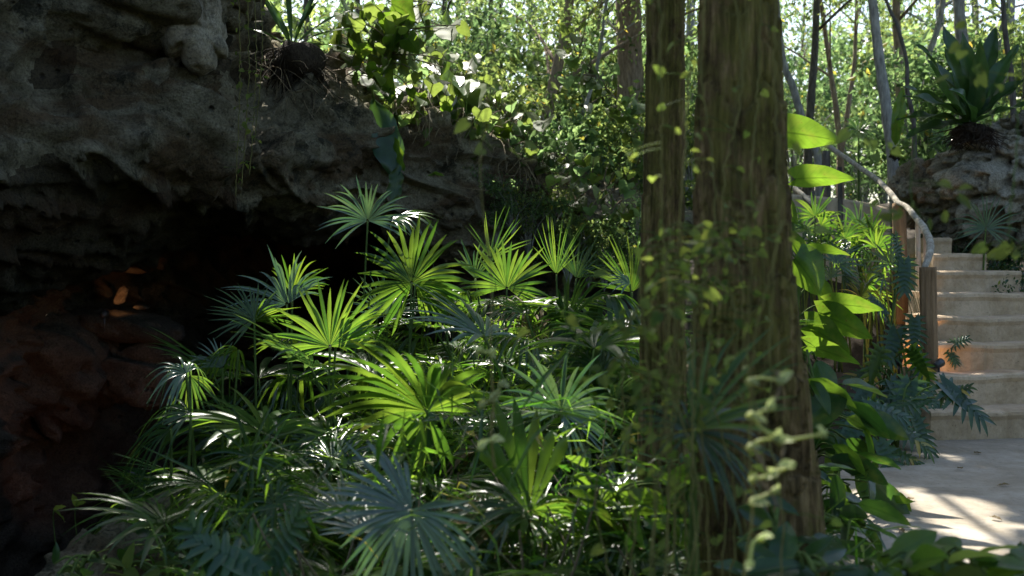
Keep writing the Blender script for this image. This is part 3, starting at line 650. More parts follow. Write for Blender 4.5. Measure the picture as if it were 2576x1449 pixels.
TR = [
 ('forest_tree', 'leaning brown trunk rising from the shrubs above the cliff', [(1345, 480), (1365, 340), (1400, 180), (1428, 40)], 14.5, 30, 'bark_brown', 'tree_leaf', (4.0, 9.5, 3.0)),
 ('forest_tree', 'slender grey brown tree curving up beside the handrail', [(2255, 640), (2250, 480), (2236, 310), (2215, 170), (2195, 0)], 11.6, 28, 'bark_grey', 'tree_leaf', (5.6, 10, 3.0)),
 ('forest_tree', 'straight grey trunk rising behind the strap leaf fern', [(2445, 400), (2430, 260), (2424, 140), (2412, 0)], 13, 34, 'bark_grey', 'tree_leaf_b', (5.5, 10, 3.0)),
 ('forest_tree', 'thin pinkish trunk forking in the bright clearing', [(2115, 420), (2112, 350), (2100, 250), (2088, 170)], 18, 15, 'bark_brown', 'tree_leaf', (4.8, 10, 2.6)),
 ('forest_tree', 'thin pale trunk tilted right in the bright clearing', [(2112, 410), (2125, 340), (2138, 240), (2150, 150)], 18.6, 12, 'bark_brown', 'tree_leaf_b', (5.2, 9, 2.0)),
 ('forest_tree', 'grey trunk leaning left behind the big heart leaves', [(2060, 410), (2025, 320), (1995, 220), (1965, 120)], 13.6, 19, 'bark_grey', 'tree_leaf', (4.6, 9, 2.5)),
 ('forest_tree', 'pinkish brown trunk right of the slender grey tree', [(2275, 400), (2268, 280), (2262, 150), (2255, 30)], 17, 24, 'bark_brown', 'tree_leaf', (5.5, 10, 3.0)),
 ('forest_tree', 'dark crooked sapling bending over the clearing', [(2300, 330), (2283, 230), (2280, 150), (2255, 60), (2225, -20)], 12.4, 10, 'bark_dark', 'tree_leaf', (5.5, 8, 1.6)),
 ('forest_tree', 'twin dark stem left of the fern fork', [(2345, 400), (2333, 280), (2335, 150), (2370, 20)], 16, 17, 'bark_grey', 'tree_leaf_b', (5.6, 10, 2.6)),
 ('forest_tree', 'dark stout trunk standing below the top heart leaf', [(2030, 460), (2034, 380), (2040, 250), (2050, 120)], 16.5, 22, 'bark_dark', 'tree_leaf', (5, 10, 3.0)),
 ('forest_tree', 'thin dark trunk near the right edge above the boulder', [(2550, 330), (2545, 200), (2530, 90), (2522, -10)], 12.2, 14, 'bark_dark', 'tree_leaf', (5.5, 9, 2.4)),
 ('forest_tree', 'thin branchy trunk right of the fern leaves', [(2490, 320), (2500, 200), (2515, 90), (2540, -10)], 15, 14, 'bark_grey', 'tree_leaf_b', (5, 10, 2.6)),
 ('forest_tree', 'thin grey pole leaning right of the brown trunk', [(1400, 470), (1440, 360), (1475, 260), (1505, 150)], 14, 11, 'bark_grey', 'tree_leaf', (3.6, 8, 2.0)),
 ('forest_tree', 'bluish dark pole trunk against the sky gap', [(1225, 420), (1228, 250), (1232, 100), (1236, 0)], 20, 14, 'bark_dark', 'tree_leaf_b', (3.6, 9, 2.4)),
 ('forest_tree', 'second bluish pole beside the sky gap', [(1265, 420), (1258, 250), (1262, 100), (1258, 0)], 21, 11, 'bark_dark', 'tree_leaf', (5.2, 10, 2.0)),
 ('forest_tree', 'thin trunk behind the yellow vine leaves', [(1120, 380), (1125, 240), (1115, 100), (1118, 0)], 18, 14, 'bark_dark', 'tree_leaf_b', (3.2, 9, 2.6)),
 ('forest_tree', 'slim trunk just left of the mossy trunks', [(1580, 560), (1572, 380), (1560, 180), (1556, 0)], 15.5, 12, 'bark_grey', 'tree_leaf', (3.4, 9, 2.4)),
 ('forest_tree', 'slim tree between brown trunk and mossy trunks', [(1500, 520), (1510, 330), (1498, 140), (1510, 0)], 18.5, 14, 'bark_brown', 'tree_leaf_b', (3.6, 10, 2.8)),
 ('forest_tree', 'dim tree behind the hairy root clump', [(760, 330), (765, 200), (772, 90), (770, 0)], 17, 16, 'bark_dark', 'tree_leaf_b', (3.0, 9, 2.6)),
 ('forest_tree', 'dim tree between root clump and yellow vine', [(900, 330), (895, 200), (905, 90), (900, 0)], 19, 16, 'bark_dark', 'tree_leaf', (3.2, 10, 3.0)),
]
for a in TR: make_tree(*a)
def shade_tree(label, base, cc, rx, ry, zlo, zhi, nl, bark):  # trees added for their shade, crowns kept above the view
    b = Vector((base[0], base[1], gz(*base) - .1)); t = thing('forest_tree', label, 'tree', b); o = np.array(list(b))
    P = smooth_path([(0, 0, 0), (.1, .05, 2.5), ((cc[0] - b.x) * .3, (cc[1] - b.y) * .3, 5.5), ((cc[0] - b.x) * .6, (cc[1] - b.y) * .6, zhi - b.z - .8)], 30)
    mb = MB(); tube(mb, P, [.2, .15, .08], 9, .05); c = MB(); nc = 46
    for k in range(nc):
        a = rng.uniform(0, 6.283); q = math.sqrt(rng.random()); w_ = np.array([cc[0] + rx * q * math.cos(a), cc[1] + ry * q * math.sin(a), rng.uniform(zlo, zhi)]) - o
        clump_leaves(c, w_, rng.uniform(.7, 1.2), nl // nc, .2, in_gaps, o, .5)
        if k % 3 == 0: tube(mb, smooth_path([P[18], (P[18] + w_) / 2 + [0, 0, .3], w_], 8), [.05, .012], 5)
    mb.build('trunk', M[bark], t); c.build('crown', M['tree_leaf'], t, False)
shade_tree('wide tree added to shade the cave side from the cliff top', (-6.2, 11.8), (-2.6, 10.6), 3.4, 3.4, 6.6, 9, 11000, 'bark_grey')
shade_tree('wide tree added to shade the palm bed from beyond the bank', (1.45, 15.0), (.7, 10.9), 3.1, 3.7, 6.8, 9.2, 25000, 'bark_brown')
shade_tree('wide tree added to shade the steps from above the boulder', (5.9, 12.5), (2.9, 12.2), 3.0, 3.0, 6.6, 9.0, 20000, 'bark_grey')
# farther trees: five crowns, copied
FAR = []
for k in range(4):
    r0 = thing('distant_tree', '', 'tree'); mb = MB(); hgt = 11 + k
    P = smooth_path([(0, 0, -.2), (.15 * (k - 1), .1, 4), (.1, -.1 * k, hgt * .8)], 20); tube(mb, P, [.16, .11, .05], 7, .05); 
    lm = []; c = crown_mesh('crown', 2.2, hgt, 3.4, 46, 80, .15, 50 + k, (0, 0), None, None, lm)
    for q in lm[::4]:
        j = int(np.argmin(np.abs(P[:, 2] - (q[2] - .8)))); tube(mb, smooth_path([P[j], (P[j] + q) / 2 + [0, 0, .2], q], 6), [.05, .012], 5)
    mb.build('trunk', M['bark_grey' if k % 2 else 'bark_brown'], r0); c.build('crown', M['tree_leaf' if k % 2 else 'tree_leaf_b'], r0, False)
    FAR.append(r0)
i = 0
for px, d in [(540, 26), (700, 30), (860, 27), (1010, 31), (1150, 36), (1330, 27), (1420, 33), (1530, 29), (1620, 35), (1740, 28), (1940, 33), (2330, 27), (2440, 33), (2540, 28), (2010, 46), (2170, 50), (2260, 42), (2680, 31), (400, 32), (1250, 46), (1850, 40), (2640, 24)]:
    o = FAR[i] if i < 4 else copy_tree(FAR[i % 4])
    p = at(px, 600, d); o.location = (p.x, p.y, gz(p.x, p.y)); o.rotation_euler.z = random.uniform(0, 6.28); s = random.uniform(.85, 1.15); o.scale = (s, s, s)
    where = 'behind the cliff top' if px < 1100 else ('beyond the sky gap' if px < 1700 else ('in the bright clearing' if px < 2250 else 'beyond the strap leaf fern'))
    tag(o, 'sunlit leafy tree far back in the forest ' + where, 'tree', 'distant trees ' + where); i += 1
# far wood
def far_wood():
    mb = MB(); n = 15000
    x = rng.uniform(-45, 45, n); y = 52 + rng.uniform(0, 14, n); z = 2 + rng.random(n) ** 1.2 * 15
    keep = np.array([noise.noise(Vector((a * .16, b * .1, c * .22))) > .0 for a, b, c in zip(x, y, z)])
    keep &= ~((np.abs(x - 15.5) < 3.5) & (z < 9) & (rng.random(n) < .8)) & ~((np.abs(x + .7) < 3) & (np.abs(z - 12.5) < 3) & (rng.random(n) < .85))
    P = np.stack([x, y, z], -1)[keep]
    # unseen ring of wood behind the viewer, added to cut blue skylight
    m = 9000; a = rng.uniform(R(150), R(390), m); rr = rng.uniform(11, 17, m)
    Q = np.stack([rr * np.cos(a), 2 + rr * np.sin(a), rng.uniform(-.5, 5, m)], -1)
    P = np.concatenate([P, Q]); n = len(P)
    Ls = rng.uniform(.35, .7, n); leafcloud(mb, P, rng.normal(size=(n, 3)), rng.normal(size=(n, 3)) + [0, 0, .6], Ls, Ls * .55)
    tag(mb.build('forest', M['tree_leaf'], None, False), 'far sunlit wood closing the view between the trunks', 'forest', kind='stuff')
far_wood()
# shrubs on the cliff top and behind the stairs
SH = []
for k in range(5):
    r0 = thing('shrub', '', 'shrub'); mb = MB(); c = MB()
    for j in range(16):
        a = random.uniform(0, 6.28); rr = random.uniform(.1, .65); h = random.uniform(.35, 1.35)
        q = np.array([rr * math.cos(a), rr * math.sin(a), h]); tube(mb, smooth_path([(0, 0, -.1), (q[0] * .3, q[1] * .3, h * .6), q], 8), [.014, .004], 5)
        old = rng; clump_leaves(c, q, random.uniform(.2, .34), 80, .065 + .012 * k)
    mb.build('stem', M['bark_grey'], r0); c.build('foliage', M['tree_leaf' if k % 2 else 'tree_leaf_b'], r0, False); SH.append(r0)
# (px, py of the top, depth, scale)
SHP = [(2170, 330, 22, 1.4), (2060, 310, 26, 1.6), (2000, 240, 24, 1.9), (2130, 170, 30, 2.4), (2230, 210, 27, 2.2), (2080, 60, 34, 2.6), (2180, 20, 36, 2.6), (2000, 60, 30, 2.4), (2290, 30, 30, 2.4), (2420, 20, 24, 2.3), (1250, 400, 10.9, .5), (1330, 450, 11.1, .5), (1430, 480, 11.2, .55), (1480, 510, 11.3, .5), (1560, 500, 11.6, .6), (1600, 540, 11.6, .6), (1380, 450, 11.2, .5), (1290, 440, 10.8, .35), (1520, 560, 11.2, .4), (600, 100, 12, 1.2), (690, 60, 13.5, 1.5), (860, 170, 12.2, .9), (930, 120, 13.5, 1.4), (1040, 210, 12.4, 1.0), (1110, 200, 13.6, 1.3), (1200, 270, 13, 1.0), (1260, 240, 14.4, 1.5), (1340, 320, 13.2, 1.1), (1420, 330, 14, 1.3), (1500, 380, 13.6, 1.1), (1560, 330, 15, 1.6), (1620, 430, 13.8, 1.0), (1240, 130, 16, 2.0), (1400, 150, 16.5, 2.1), (1530, 130, 17, 2.2), (1050, 60, 16, 2.0), (820, 20, 15.5, 2.0), (1690, 250, 15.5, 1.8), (1740, 420, 14.5, 1.3), (2310, 320, 14.5, 1.3), (2500, 200, 15, 1.6), (2580, 120, 14, 1.7), (2390, 260, 16.5, 1.6), (2470, 90, 19, 2.2), (2300, 140, 21, 2.2), (1300, 430, 12.4, .6), (1400, 500, 12.4, .6), (1520, 520, 12.8, .7), (1230, 60, 19, 2.4), (1620, 200, 19, 2.3), (1440, 60, 21, 2.4), (650, -20, 18, 2.4), (960, -10, 20, 2.4)]
i = 0
for px, py, d, s in SHP:
    o = SH[i] if i < 5 else copy_tree(SH[i % 5])
    p = at(px, py, d); hz = 1.6 * s
    o.location = (p.x, p.y, max(gz(p.x, p.y) - .1, p.z - hz)); o.scale = (s * 1.05, s * 1.05, max(s, (p.z - o.location.z) / 1.6)); o.rotation_euler.z = random.uniform(0, 6.28)
    if px < 1000: ww = 'behind the root clump on the cliff'
    elif px < 1350: ww = 'above the sunlit crest of the cliff'
    elif px < 1800: ww = 'between brown trunk and mossy trunks'
    elif px < 2250: ww = 'in the bright clearing right of the mossy trunks'
    else: ww = 'behind the boulder and strap leaf fern'
    sz = 'tall' if s > 1.7 else ('medium' if s > 1.15 else 'low')
    tag(o, f'{sz} small leaved shrub {ww}', 'shrub', f'{sz} shrubs {ww}'); i += 1

# ------------------------------------------------------------------ the two mossy trunks in front
def big_trunk(pix, d, label, crown, seed):
    P0 = [at(a, b, d) for a, b, _ in pix]; rad = [wv / F * d / 2 for _, _, wv in pix]
    base = Vector((P0[0].x, P0[0].y, min(P0[0].z, gz(P0[0].x, P0[0].y) - .1))); P0 = [base] + P0; rad = [rad[0] * 1.15] + rad
    t = thing('mossy_tree', label, 'tree', base)
    n, sd = 420, 96
    P = smooth_path([p - base for p in P0], n); rr = smooth_path([(r_, 0, 0) for r_ in rad], n)[:, 0]
    a = np.arange(sd) / sd * 2 * math.pi; v = []
    for i in range(n):
        z = P[i, 2]
        # ringed leaf scars, ragged fibres
        ring = ((z * 3.6 + seed + .35 * noise.noise(Vector((seed, 0, z * 2)))) % 1)
        for j in range(sd):
            q = Vector((math.cos(a[j]) * 3, math.sin(a[j]) * 3, z * 1.2 + seed * 5))
            rg2 = ((z * 3.6 + seed + .5 * noise.noise(q * .4)) % 1)
            g2 = ((z * 7.3 + seed * 2 + 1.1 * noise.noise(q * .9)) % 1)
            f = 1 + .07 * (rg2 - .5) - (.09 if rg2 > .93 else 0) - (.05 if g2 > .9 and noise.noise(q * .7) > 0 else 0) + .05 * noise.noise(q) + .025 * (1 - 2 * abs(noise.noise(Vector((q.x * 5, q.y * 5, z * 2.5))))) + .045 * noise.noise(Vector((q.x * 8, q.y * 8, z * 4)))
            f -= .12 * max(0, noise.noise(Vector((q.x * 1.1, q.y * 1.1, z * 3.3 + 7))) - .3)
            v.append(P[i] + np.array([math.cos(a[j]), math.sin(a[j]), 0]) * rr[i] * f)
    link('trunk', mesh_np('trunk', np.array(v), [grid_faces(n, sd, True)]), M['bark_main'], t)
    top = P0[-1]
    lm = []; c = crown_mesh('crown', crown[0] - base.z, crown[1] - base.z, crown[2], 34, 50, .13, seed, (top.x - base.x, top.y - base.y), list(base), in_gaps, lm)
    c.build('crown', M['tree_leaf'], t, False)
    mb = MB(); tp = P[-1]
    for q in lm[::3]: tube(mb, smooth_path([tp - [0, 0, .2], (tp + q) / 2 + [0, 0, .3], q], 8), [.035, .01], 5)
    mb.build('limb', M['bark_main'], t)
big_trunk([(1940, 1560, 345), (1925, 1420, 318), (1903, 1200, 298), (1893, 1050, 286), (1875, 800, 262), (1870, 600, 240), (1863, 300, 218), (1858, 60, 198), (1856, -200, 200), (1850, -1400, 190), (1850, -2600, 150)], 3.5, 'thick mossy brown trunk standing on the right, the nearer of two', (5.2, 8, 2.4), 3)
big_trunk([(1670, 1500, 150), (1670, 1200, 132), (1668, 900, 112), (1667, 600, 104), (1672, 300, 96), (1675, 0, 94), (1678, -300, 92), (1680, -1200, 90), (1690, -1900, 70)], 4.3, 'slimmer mossy dark trunk just left of the thick one', (5.6, 8.5, 2.2), 8)

# ------------------------------------------------------------------ fan palms
def grav_local(m): 
    g = m.to_3x3().inverted() @ Vector((0, 0, -1)); return (g.x, g.y, g.z)
def stalk_into(frond_obj, Mw, hub, base, r=.006, out=None, mat='stem'):
    inv = Mw.inverted(); mb = MB()
    mid = base.lerp(hub, .55) + V(0, 0, .12 * (hub - base).length)
    P = smooth_path([inv @ p for p in (base, mid, hub)], 14); tube(mb, P, [r * 1.6, r], 6)
    return mb.build('stalk', M[mat], frond_obj)
seedc = [100]
def hero_palm(label, base, fr, mat='fan', group=None, name='fan_palm'):
    """fr: list of dicts hub(px,py,d), ang (deg in the picture of the main axis), n (normal right,up,toward), R, nl, spread, droop"""
    t = thing(name, label, 'palm', base, group)
    for f in fr:
        seedc[0] += 1
        hub = at(*f['hub']); a = R(f.get('ang', 90)); ax = vec(math.cos(a), math.sin(a), f.get('tw', 0)); Mw = basis(ax, vec(*f['n']), hub)
        mb = MB(); frond(mb, f.get('nl', 26), f['R'], R(f.get('spread', 250)), f.get('fuse', .34), f.get('cone', .15), f.get('droop', .22), grav_local(Mw), seedc[0], f.get('w', 1.), 9, f.get('shape', 1.))
        o = mb.build('frond', M[f.get('mat', mat)], t); o.matrix_local = Matrix.Translation(-base) @ Mw
        b = base + V(random.uniform(-.04, .04), random.uniform(-.04, .04), 0)
        stalk_into(o, Mw, hub, b)
    return t
def gb(px, d, dx=0):
    p = at(px, 700, d); return Vector((p.x + dx, p.y, gz(p.x + dx, p.y)))
def rp(px, d): return px / F * d
BACK = (0, .5, -.85); FACE = (0, .75, .65)
hero_palm('tall silvery fan held highest against the dark cliff', gb(880, 7.3), [
    dict(hub=(925, 555, 7.2), ang=95, n=(0, .55, .8), R=rp(150, 7.2), spread=230, mat='fan_silver', droop=.25, nl=30),
    dict(hub=(985, 560, 7.4), ang=20, n=(.2, .9, .2), R=rp(150, 7.4), spread=140, mat='fan_blue', droop=.45, nl=18)])
hero_palm('bright backlit green fan in the middle of the bed', gb(1010, 6.9), [
    dict(hub=(1035, 712, 6.9), ang=100, n=(.1, .55, -.8), R=rp(195, 6.9), spread=290, droop=.16, nl=34, fuse=.45),
    dict(hub=(1045, 715, 6.8), ang=-35, n=(.2, .6, -.7), R=rp(135, 6.8), spread=120, droop=.2, nl=18, fuse=.55)])
hero_palm('spiky silver fan pointing up left of the bright fans', gb(720, 6.5), [
    dict(hub=(722, 765, 6.5), ang=118, n=(-.3, .75, .5), R=rp(185, 6.5), spread=170, mat='fan_silver', droop=.3, nl=24),
    dict(hub=(735, 740, 6.6), ang=60, n=(-.3, .6, -.6), R=rp(150, 6.6), spread=120, droop=.25, nl=16)])
hero_palm('stiff fan with leaflets spread toward the cave', gb(660, 6.2), [
    dict(hub=(640, 805, 6.2), ang=140, n=(.1, .6, .6), R=rp(140, 6.2), spread=190, droop=.1, nl=22, fuse=.3),
    dict(hub=(640, 808, 6.2), ang=15, n=(.0, .7, -.5), R=rp(125, 6.2), spread=120, droop=.2, nl=16)])
hero_palm('yellow green glowing fan with tall upright leaflets', gb(820, 5.9), [
    dict(hub=(830, 872, 5.9), ang=98, n=(.0, .35, -.9), R=rp(205, 5.9), spread=200, droop=.12, nl=26, fuse=.4),
    dict(hub=(845, 855, 6.0), ang=20, n=(.1, .7, -.5), R=rp(190, 6.0), spread=110, droop=.2, nl=16)])
hero_palm('small white lit fan drooping at the cave edge', gb(500, 5.6), [
    dict(hub=(468, 940, 5.5), ang=150, n=(-.1, .85, .4), R=rp(125, 5.5), spread=200, droop=.75, nl=20, mat='fan_blue'),
    dict(hub=(478, 945, 5.6), ang=-70, n=(.1, .6, .5), R=rp(110, 5.6), spread=120, droop=.3, nl=12)])
hero_palm('small fan with white tips beside the drooping fan', gb(545, 5.9), [
    dict(hub=(560, 925, 5.9), ang=128, n=(-.2, .8, .5), R=rp(105, 5.9), spread=110, droop=.2, nl=14, mat='fan_blue'),
    dict(hub=(600, 880, 5.9), ang=200, n=(-.2, .7, -.3), R=rp(140, 5.9), spread=160, droop=.7, nl=18)])
hero_palm('white shining fan half hidden under the middle fan', gb(960, 7.3), [
    dict(hub=(968, 795, 7.3), ang=125, n=(-.1, .9, .45), R=rp(130, 7.3), spread=150, droop=.1, nl=22, mat='fan_blue'),
    dict(hub=(975, 800, 7.3), ang=35, n=(.1, .85, .5), R=rp(110, 7.3), spread=110, droop=.2, nl=16, mat='fan_blue')])
hero_palm('green fan with long upright leaflets before the cliff', gb(1270, 7.1), [
    dict(hub=(1275, 725, 7.1), ang=80, n=(.0, .4, -.9), R=rp(150, 7.1), spread=220, droop=.12, nl=26, fuse=.45),
    dict(hub=(1235, 650, 7.4), ang=75, n=(.1, .5, -.8), R=rp(150, 7.4), spread=100, droop=.05, nl=12, fuse=.2),
    dict(hub=(1195, 700, 7.5), ang=70, n=(-.2, .7, .6), R=rp(130, 7.5), spread=130, droop=.15, nl=16, mat='fan_blue')])
hero_palm('tuft of narrow upright leaflets left of the slim trunk', gb(1400, 8), [
    dict(hub=(1400, 690, 8.0), ang=88, n=(.0, .35, -.9), R=rp(170, 8), spread=80, droop=.05, nl=16, fuse=.2),
    dict(hub=(1450, 700, 8.1), ang=70, n=(.1, .4, -.9), R=rp(130, 8), spread=120, droop=.15, nl=18, mat='fan_dark')])
hero_palm('dark flat fan with sagging leaflets in shade', gb(1440, 6.6), [
    dict(hub=(1430, 815, 6.6), ang=60, n=(.0, .85, -.3), R=rp(190, 6.6), spread=230, droop=.2, nl=28, mat='fan_dark', fuse=.45),
    dict(hub=(1430, 815, 6.5), ang=-60, n=(.0, .9, .4), R=rp(170, 6.5), spread=190, droop=.45, nl=22, mat='fan_dark', fuse=.4)])
hero_palm('fan leaning against the slim mossy trunk', gb(1600, 7.4), [
    dict(hub=(1590, 735, 7.4), ang=105, n=(.1, .5, -.7), R=rp(170, 7.4), spread=130, droop=.1, nl=22),
    dict(hub=(1585, 715, 7.3), ang=150, n=(.1, .8, .5), R=rp(90, 7.3), spread=120, droop=.3, nl=12, mat='fan_blue')])
hero_palm('largest green fan spreading left in the foreground', gb(1085, 4.5), [
    dict(hub=(1075, 1035, 4.4), ang=155, n=(.05, .75, -.6), R=rp(390, 4.4), spread=215, droop=.2, nl=26, fuse=.42, w=.95),
    dict(hub=(1075, 1035, 4.42), ang=55, n=(.05, .6, -.8), R=rp(195, 4.4), spread=110, droop=.12, nl=12, fuse=.42),
    dict(hub=(1078, 1040, 4.38), ang=-95, n=(.0, .3, -.9), R=rp(190, 4.4), spread=70, droop=.1, nl=6, fuse=.42)])
hero_palm('bluish fan with long upright leaflets beside the mossy trunks', gb(1420, 4.7), [
    dict(hub=(1412, 1035, 4.6), ang=88, n=(.0, .55, .75), R=rp(225, 4.6), spread=215, droop=.28, nl=22, fuse=.3, mat='fan_silver'),
    dict(hub=(1412, 1035, 4.62), ang=-45, n=(.1, .6, .6), R=rp(170, 4.6), spread=100, droop=.3, nl=10, fuse=.3, mat='fan_silver')])
hero_palm('dark bluish fan drooping low in the foreground', gb(1040, 3.5), [
    dict(hub=(1035, 1285, 3.3), ang=-75, n=(-.1, .65, .75), R=rp(240, 3.3), spread=200, droop=.3, nl=24, fuse=.4, mat='fan_silver'),
    dict(hub=(1035, 1285, 3.32), ang=150, n=(-.1, .75, .6), R=rp(250, 3.3), spread=110, droop=.12, nl=16, fuse=.45, mat='fan_silver')])
hero_palm('green fan in front of the thick trunk pointing up right', gb(1740, 2.9), [
    dict(hub=(1745, 1085, 2.75), ang=48, n=(-.3, .6, .6), R=rp(370, 2.75), spread=95, droop=.12, nl=13, fuse=.3, mat='fan'),
    dict(hub=(1745, 1085, 2.77), ang=-20, n=(-.1, .8, .5), R=rp(260, 2.77), spread=150, droop=.3, nl=16, fuse=.3, mat='fan_dark'),
    dict(hub=(1740, 1090, 2.8), ang=150, n=(.1, .7, .6), R=rp(190, 2.8), spread=120, droop=.3, nl=12, fuse=.3, mat='fan_dark')])
hero_palm('thin star shaped fan in the dim left of the bed', gb(640, 4.6), [
    dict(hub=(630, 1147, 4.4), ang=110, n=(.0, .7, .6), R=rp(175, 4.4), spread=280, droop=.12, nl=11, fuse=.14, mat='fan_dark', w=.9),
    dict(hub=(632, 1150, 4.42), ang=-70, n=(.0, .6, .6), R=rp(150, 4.4), spread=120, droop=.35, nl=7, fuse=.25, mat='fan_dark')])
hero_palm('wide shaded fan with sunlit right half low in the bed', gb(1330, 3.8), [
    dict(hub=(1330, 1295, 3.8), ang=95, n=(.0, .35, -.9), R=rp(320, 3.8), spread=60, droop=.03, nl=7, fuse=.6),
    dict(hub=(1330, 1290, 3.82), ang=5, n=(.1, .75, -.5), R=rp(240, 3.8), spread=110, droop=.25, nl=12, fuse=.55),
    dict(hub=(1325, 1290, 3.8), ang=165, n=(.1, .7, .2), R=rp(260, 3.8), spread=120, droop=.25, nl=13, fuse=.45, mat='fan_dark')])
hero_palm('low tufted fan sending leaflets up at the bottom edge', gb(1440, 3.6), [
    dict(hub=(1440, 1520, 3.7), ang=100, n=(.0, .5, -.8), R=rp(230, 3.7), spread=170, droop=.35, nl=22, fuse=.15, w=1.1),
    dict(hub=(1450, 1480, 3.8), ang=60, n=(.0, .8, .4), R=rp(230, 3.8), spread=130, droop=.6, nl=14, fuse=.2, mat='fan_blue')])
hero_palm('dark drooping fan on the rock ledge by the cave', gb(440, 5.0), [
    dict(hub=(480, 1040, 5.0), ang=195, n=(-.1, .7, .6), R=rp(200, 5), spread=120, droop=.5, nl=13, fuse=.25, mat='fan_dark'),
    dict(hub=(430, 1080, 4.9), ang=215, n=(.0, .8, .4), R=rp(190, 4.9), spread=120, droop=.7, nl=12, fuse=.2, mat='fan_dark')])
hero_palm('low fan in the dark bottom left centre', gb(700, 3.7), [
    dict(hub=(690, 1265, 3.8), ang=120, n=(.0, .8, .4), R=rp(190, 3.8), spread=260, droop=.7, nl=18, fuse=.2, mat='fan_dark'),
    dict(hub=(640, 1400, 3.6), ang=60, n=(.0, .8, .5), R=rp(190, 3.6), spread=220, droop=.4, nl=14, fuse=.4, mat='fan_dark')])
hero_palm('bluish grey fan in shade below the big boulder', gb(2470, 9.4), [
    dict(hub=(2480, 575, 9.4), ang=85, n=(.0, .6, .75), R=rp(110, 9.4), spread=260, droop=.2, nl=24, fuse=.2, mat='fan_blue')])
# young sunlit palms by the stairs
YP = [(2075, 600, 9.8, 100, 'BACK', 'tall sunlit young palm at the left of the low wall'), (2125, 575, 9.6, 80, 'BACK', 'sunlit young palm with one tall spear by the low wall'), (2205, 600, 9.2, 60, 'BACK', 'short bright young palm against the brown post'), (2105, 640, 9.0, 45, 'FACE', 'shiny young palm in front of the low wall'), (2180, 690, 8.9, 30, 'BACK', 'reddish lit young palm under the lobed leaf'), (2020, 560, 9.9, 80, 'FACE', 'silvery young palm next to the thick trunk'), (2160, 545, 10, 110, 'FACE', 'blue green young palm beneath the handrail'), (2050, 520, 9.7, 95, 'BACK', 'young palm with upright blades against the low wall top'), (2190, 560, 9.7, 120, 'BACK', 'young palm leaning left in front of the low wall end'), (2240, 640, 8.8, 100, 'FACE', 'dark young palm between the lobed leaf and the brown post'), (2020, 640, 9.2, 70, 'BACK', 'young palm half hidden behind the heart leaves')]
for px, py, d, a, md, lab in YP:
    n = BACK if md == 'BACK' else FACE
    hero_palm(lab, gb(px + 10, d), [
        dict(hub=(px, py + 25, d), ang=a, n=n, R=rp(88, d), spread=190, droop=.2, nl=14, fuse=.3, mat='fan' if md == 'BACK' else 'fan_blue'),
        dict(hub=(px + 15, py + 50, d + .05), ang=a - 70, n=n, R=rp(80, d), spread=170, droop=.35, nl=13, fuse=.3),
        dict(hub=(px - 15, py + 60, d - .05), ang=a + 60, n=(0, .8, .3), R=rp(80, d), spread=170, droop=.35, nl=12, fuse=.3, mat='fan_blue' if md == 'FACE' else 'fan')], name='young_palm')
for px, py, d, lab in [(2160, 330, 13.5, 'bluish palm in the clearing left of the grey tree'), (2380, 350, 13.0, 'dark bushy palm behind the boulder top'), (1680, 560, 11.5, 'small palm glimpsed between the mossy trunks')]:
    hero_palm(lab, gb(px, d), [dict(hub=(px, py, d), ang=a_, n=(0, .8, .3), R=rp(70, d), spread=200, droop=.3, nl=16, fuse=.25, mat='fan_blue') for a_ in (90, 30, 150)])
# filler palms of the bed: prototypes, then copies
PRO = []
for k in range(6):
    r0 = thing('fan_palm', '', 'palm'); n = 5 + k % 3
    sz_ = random.uniform(.85, 1.15)
    for j in range(n):
        az = j / n * 6.283 + random.uniform(-.4, .4); h = random.uniform(.5, 1.0); ro_ = random.uniform(.12, .42)
        hub = V(ro_ * math.cos(az), ro_ * math.sin(az), h); out = V(math.cos(az), math.sin(az), random.uniform(-.1, .7)); nn = V(-math.cos(az) * .5, -math.sin(az) * .5, 1)
        Mw = basis(out, nn, hub); mb = MB(); seedc[0] += 1
        frond(mb, random.choice([14, 18, 22, 26]), random.uniform(.28, .46), R(random.uniform(150, 290)), random.uniform(.25, .45), random.uniform(.0, .3), random.choice([.12, .2, .3, .7]), grav_local(Mw), seedc[0], 1, 6)
        o = mb.build('frond', M['fan_dry' if (j == 1 and k % 2) else (('fan', 'fan', 'fan_blue', 'fan')[(k + j) % 4])], r0); o.matrix_local = Mw
        stalk_into(o, Mw, hub, V(0, 0, 0), .005)
    PRO.append(r0)
ENV_X = [300, 400, 480, 560, 640, 720, 800, 900, 1000, 1100, 1250, 1400, 1550, 1750]
ENV_Y = [1200, 990, 900, 820, 750, 710, 690, 650, 630, 620, 590, 590, 610, 700]
i = 0; pos = []
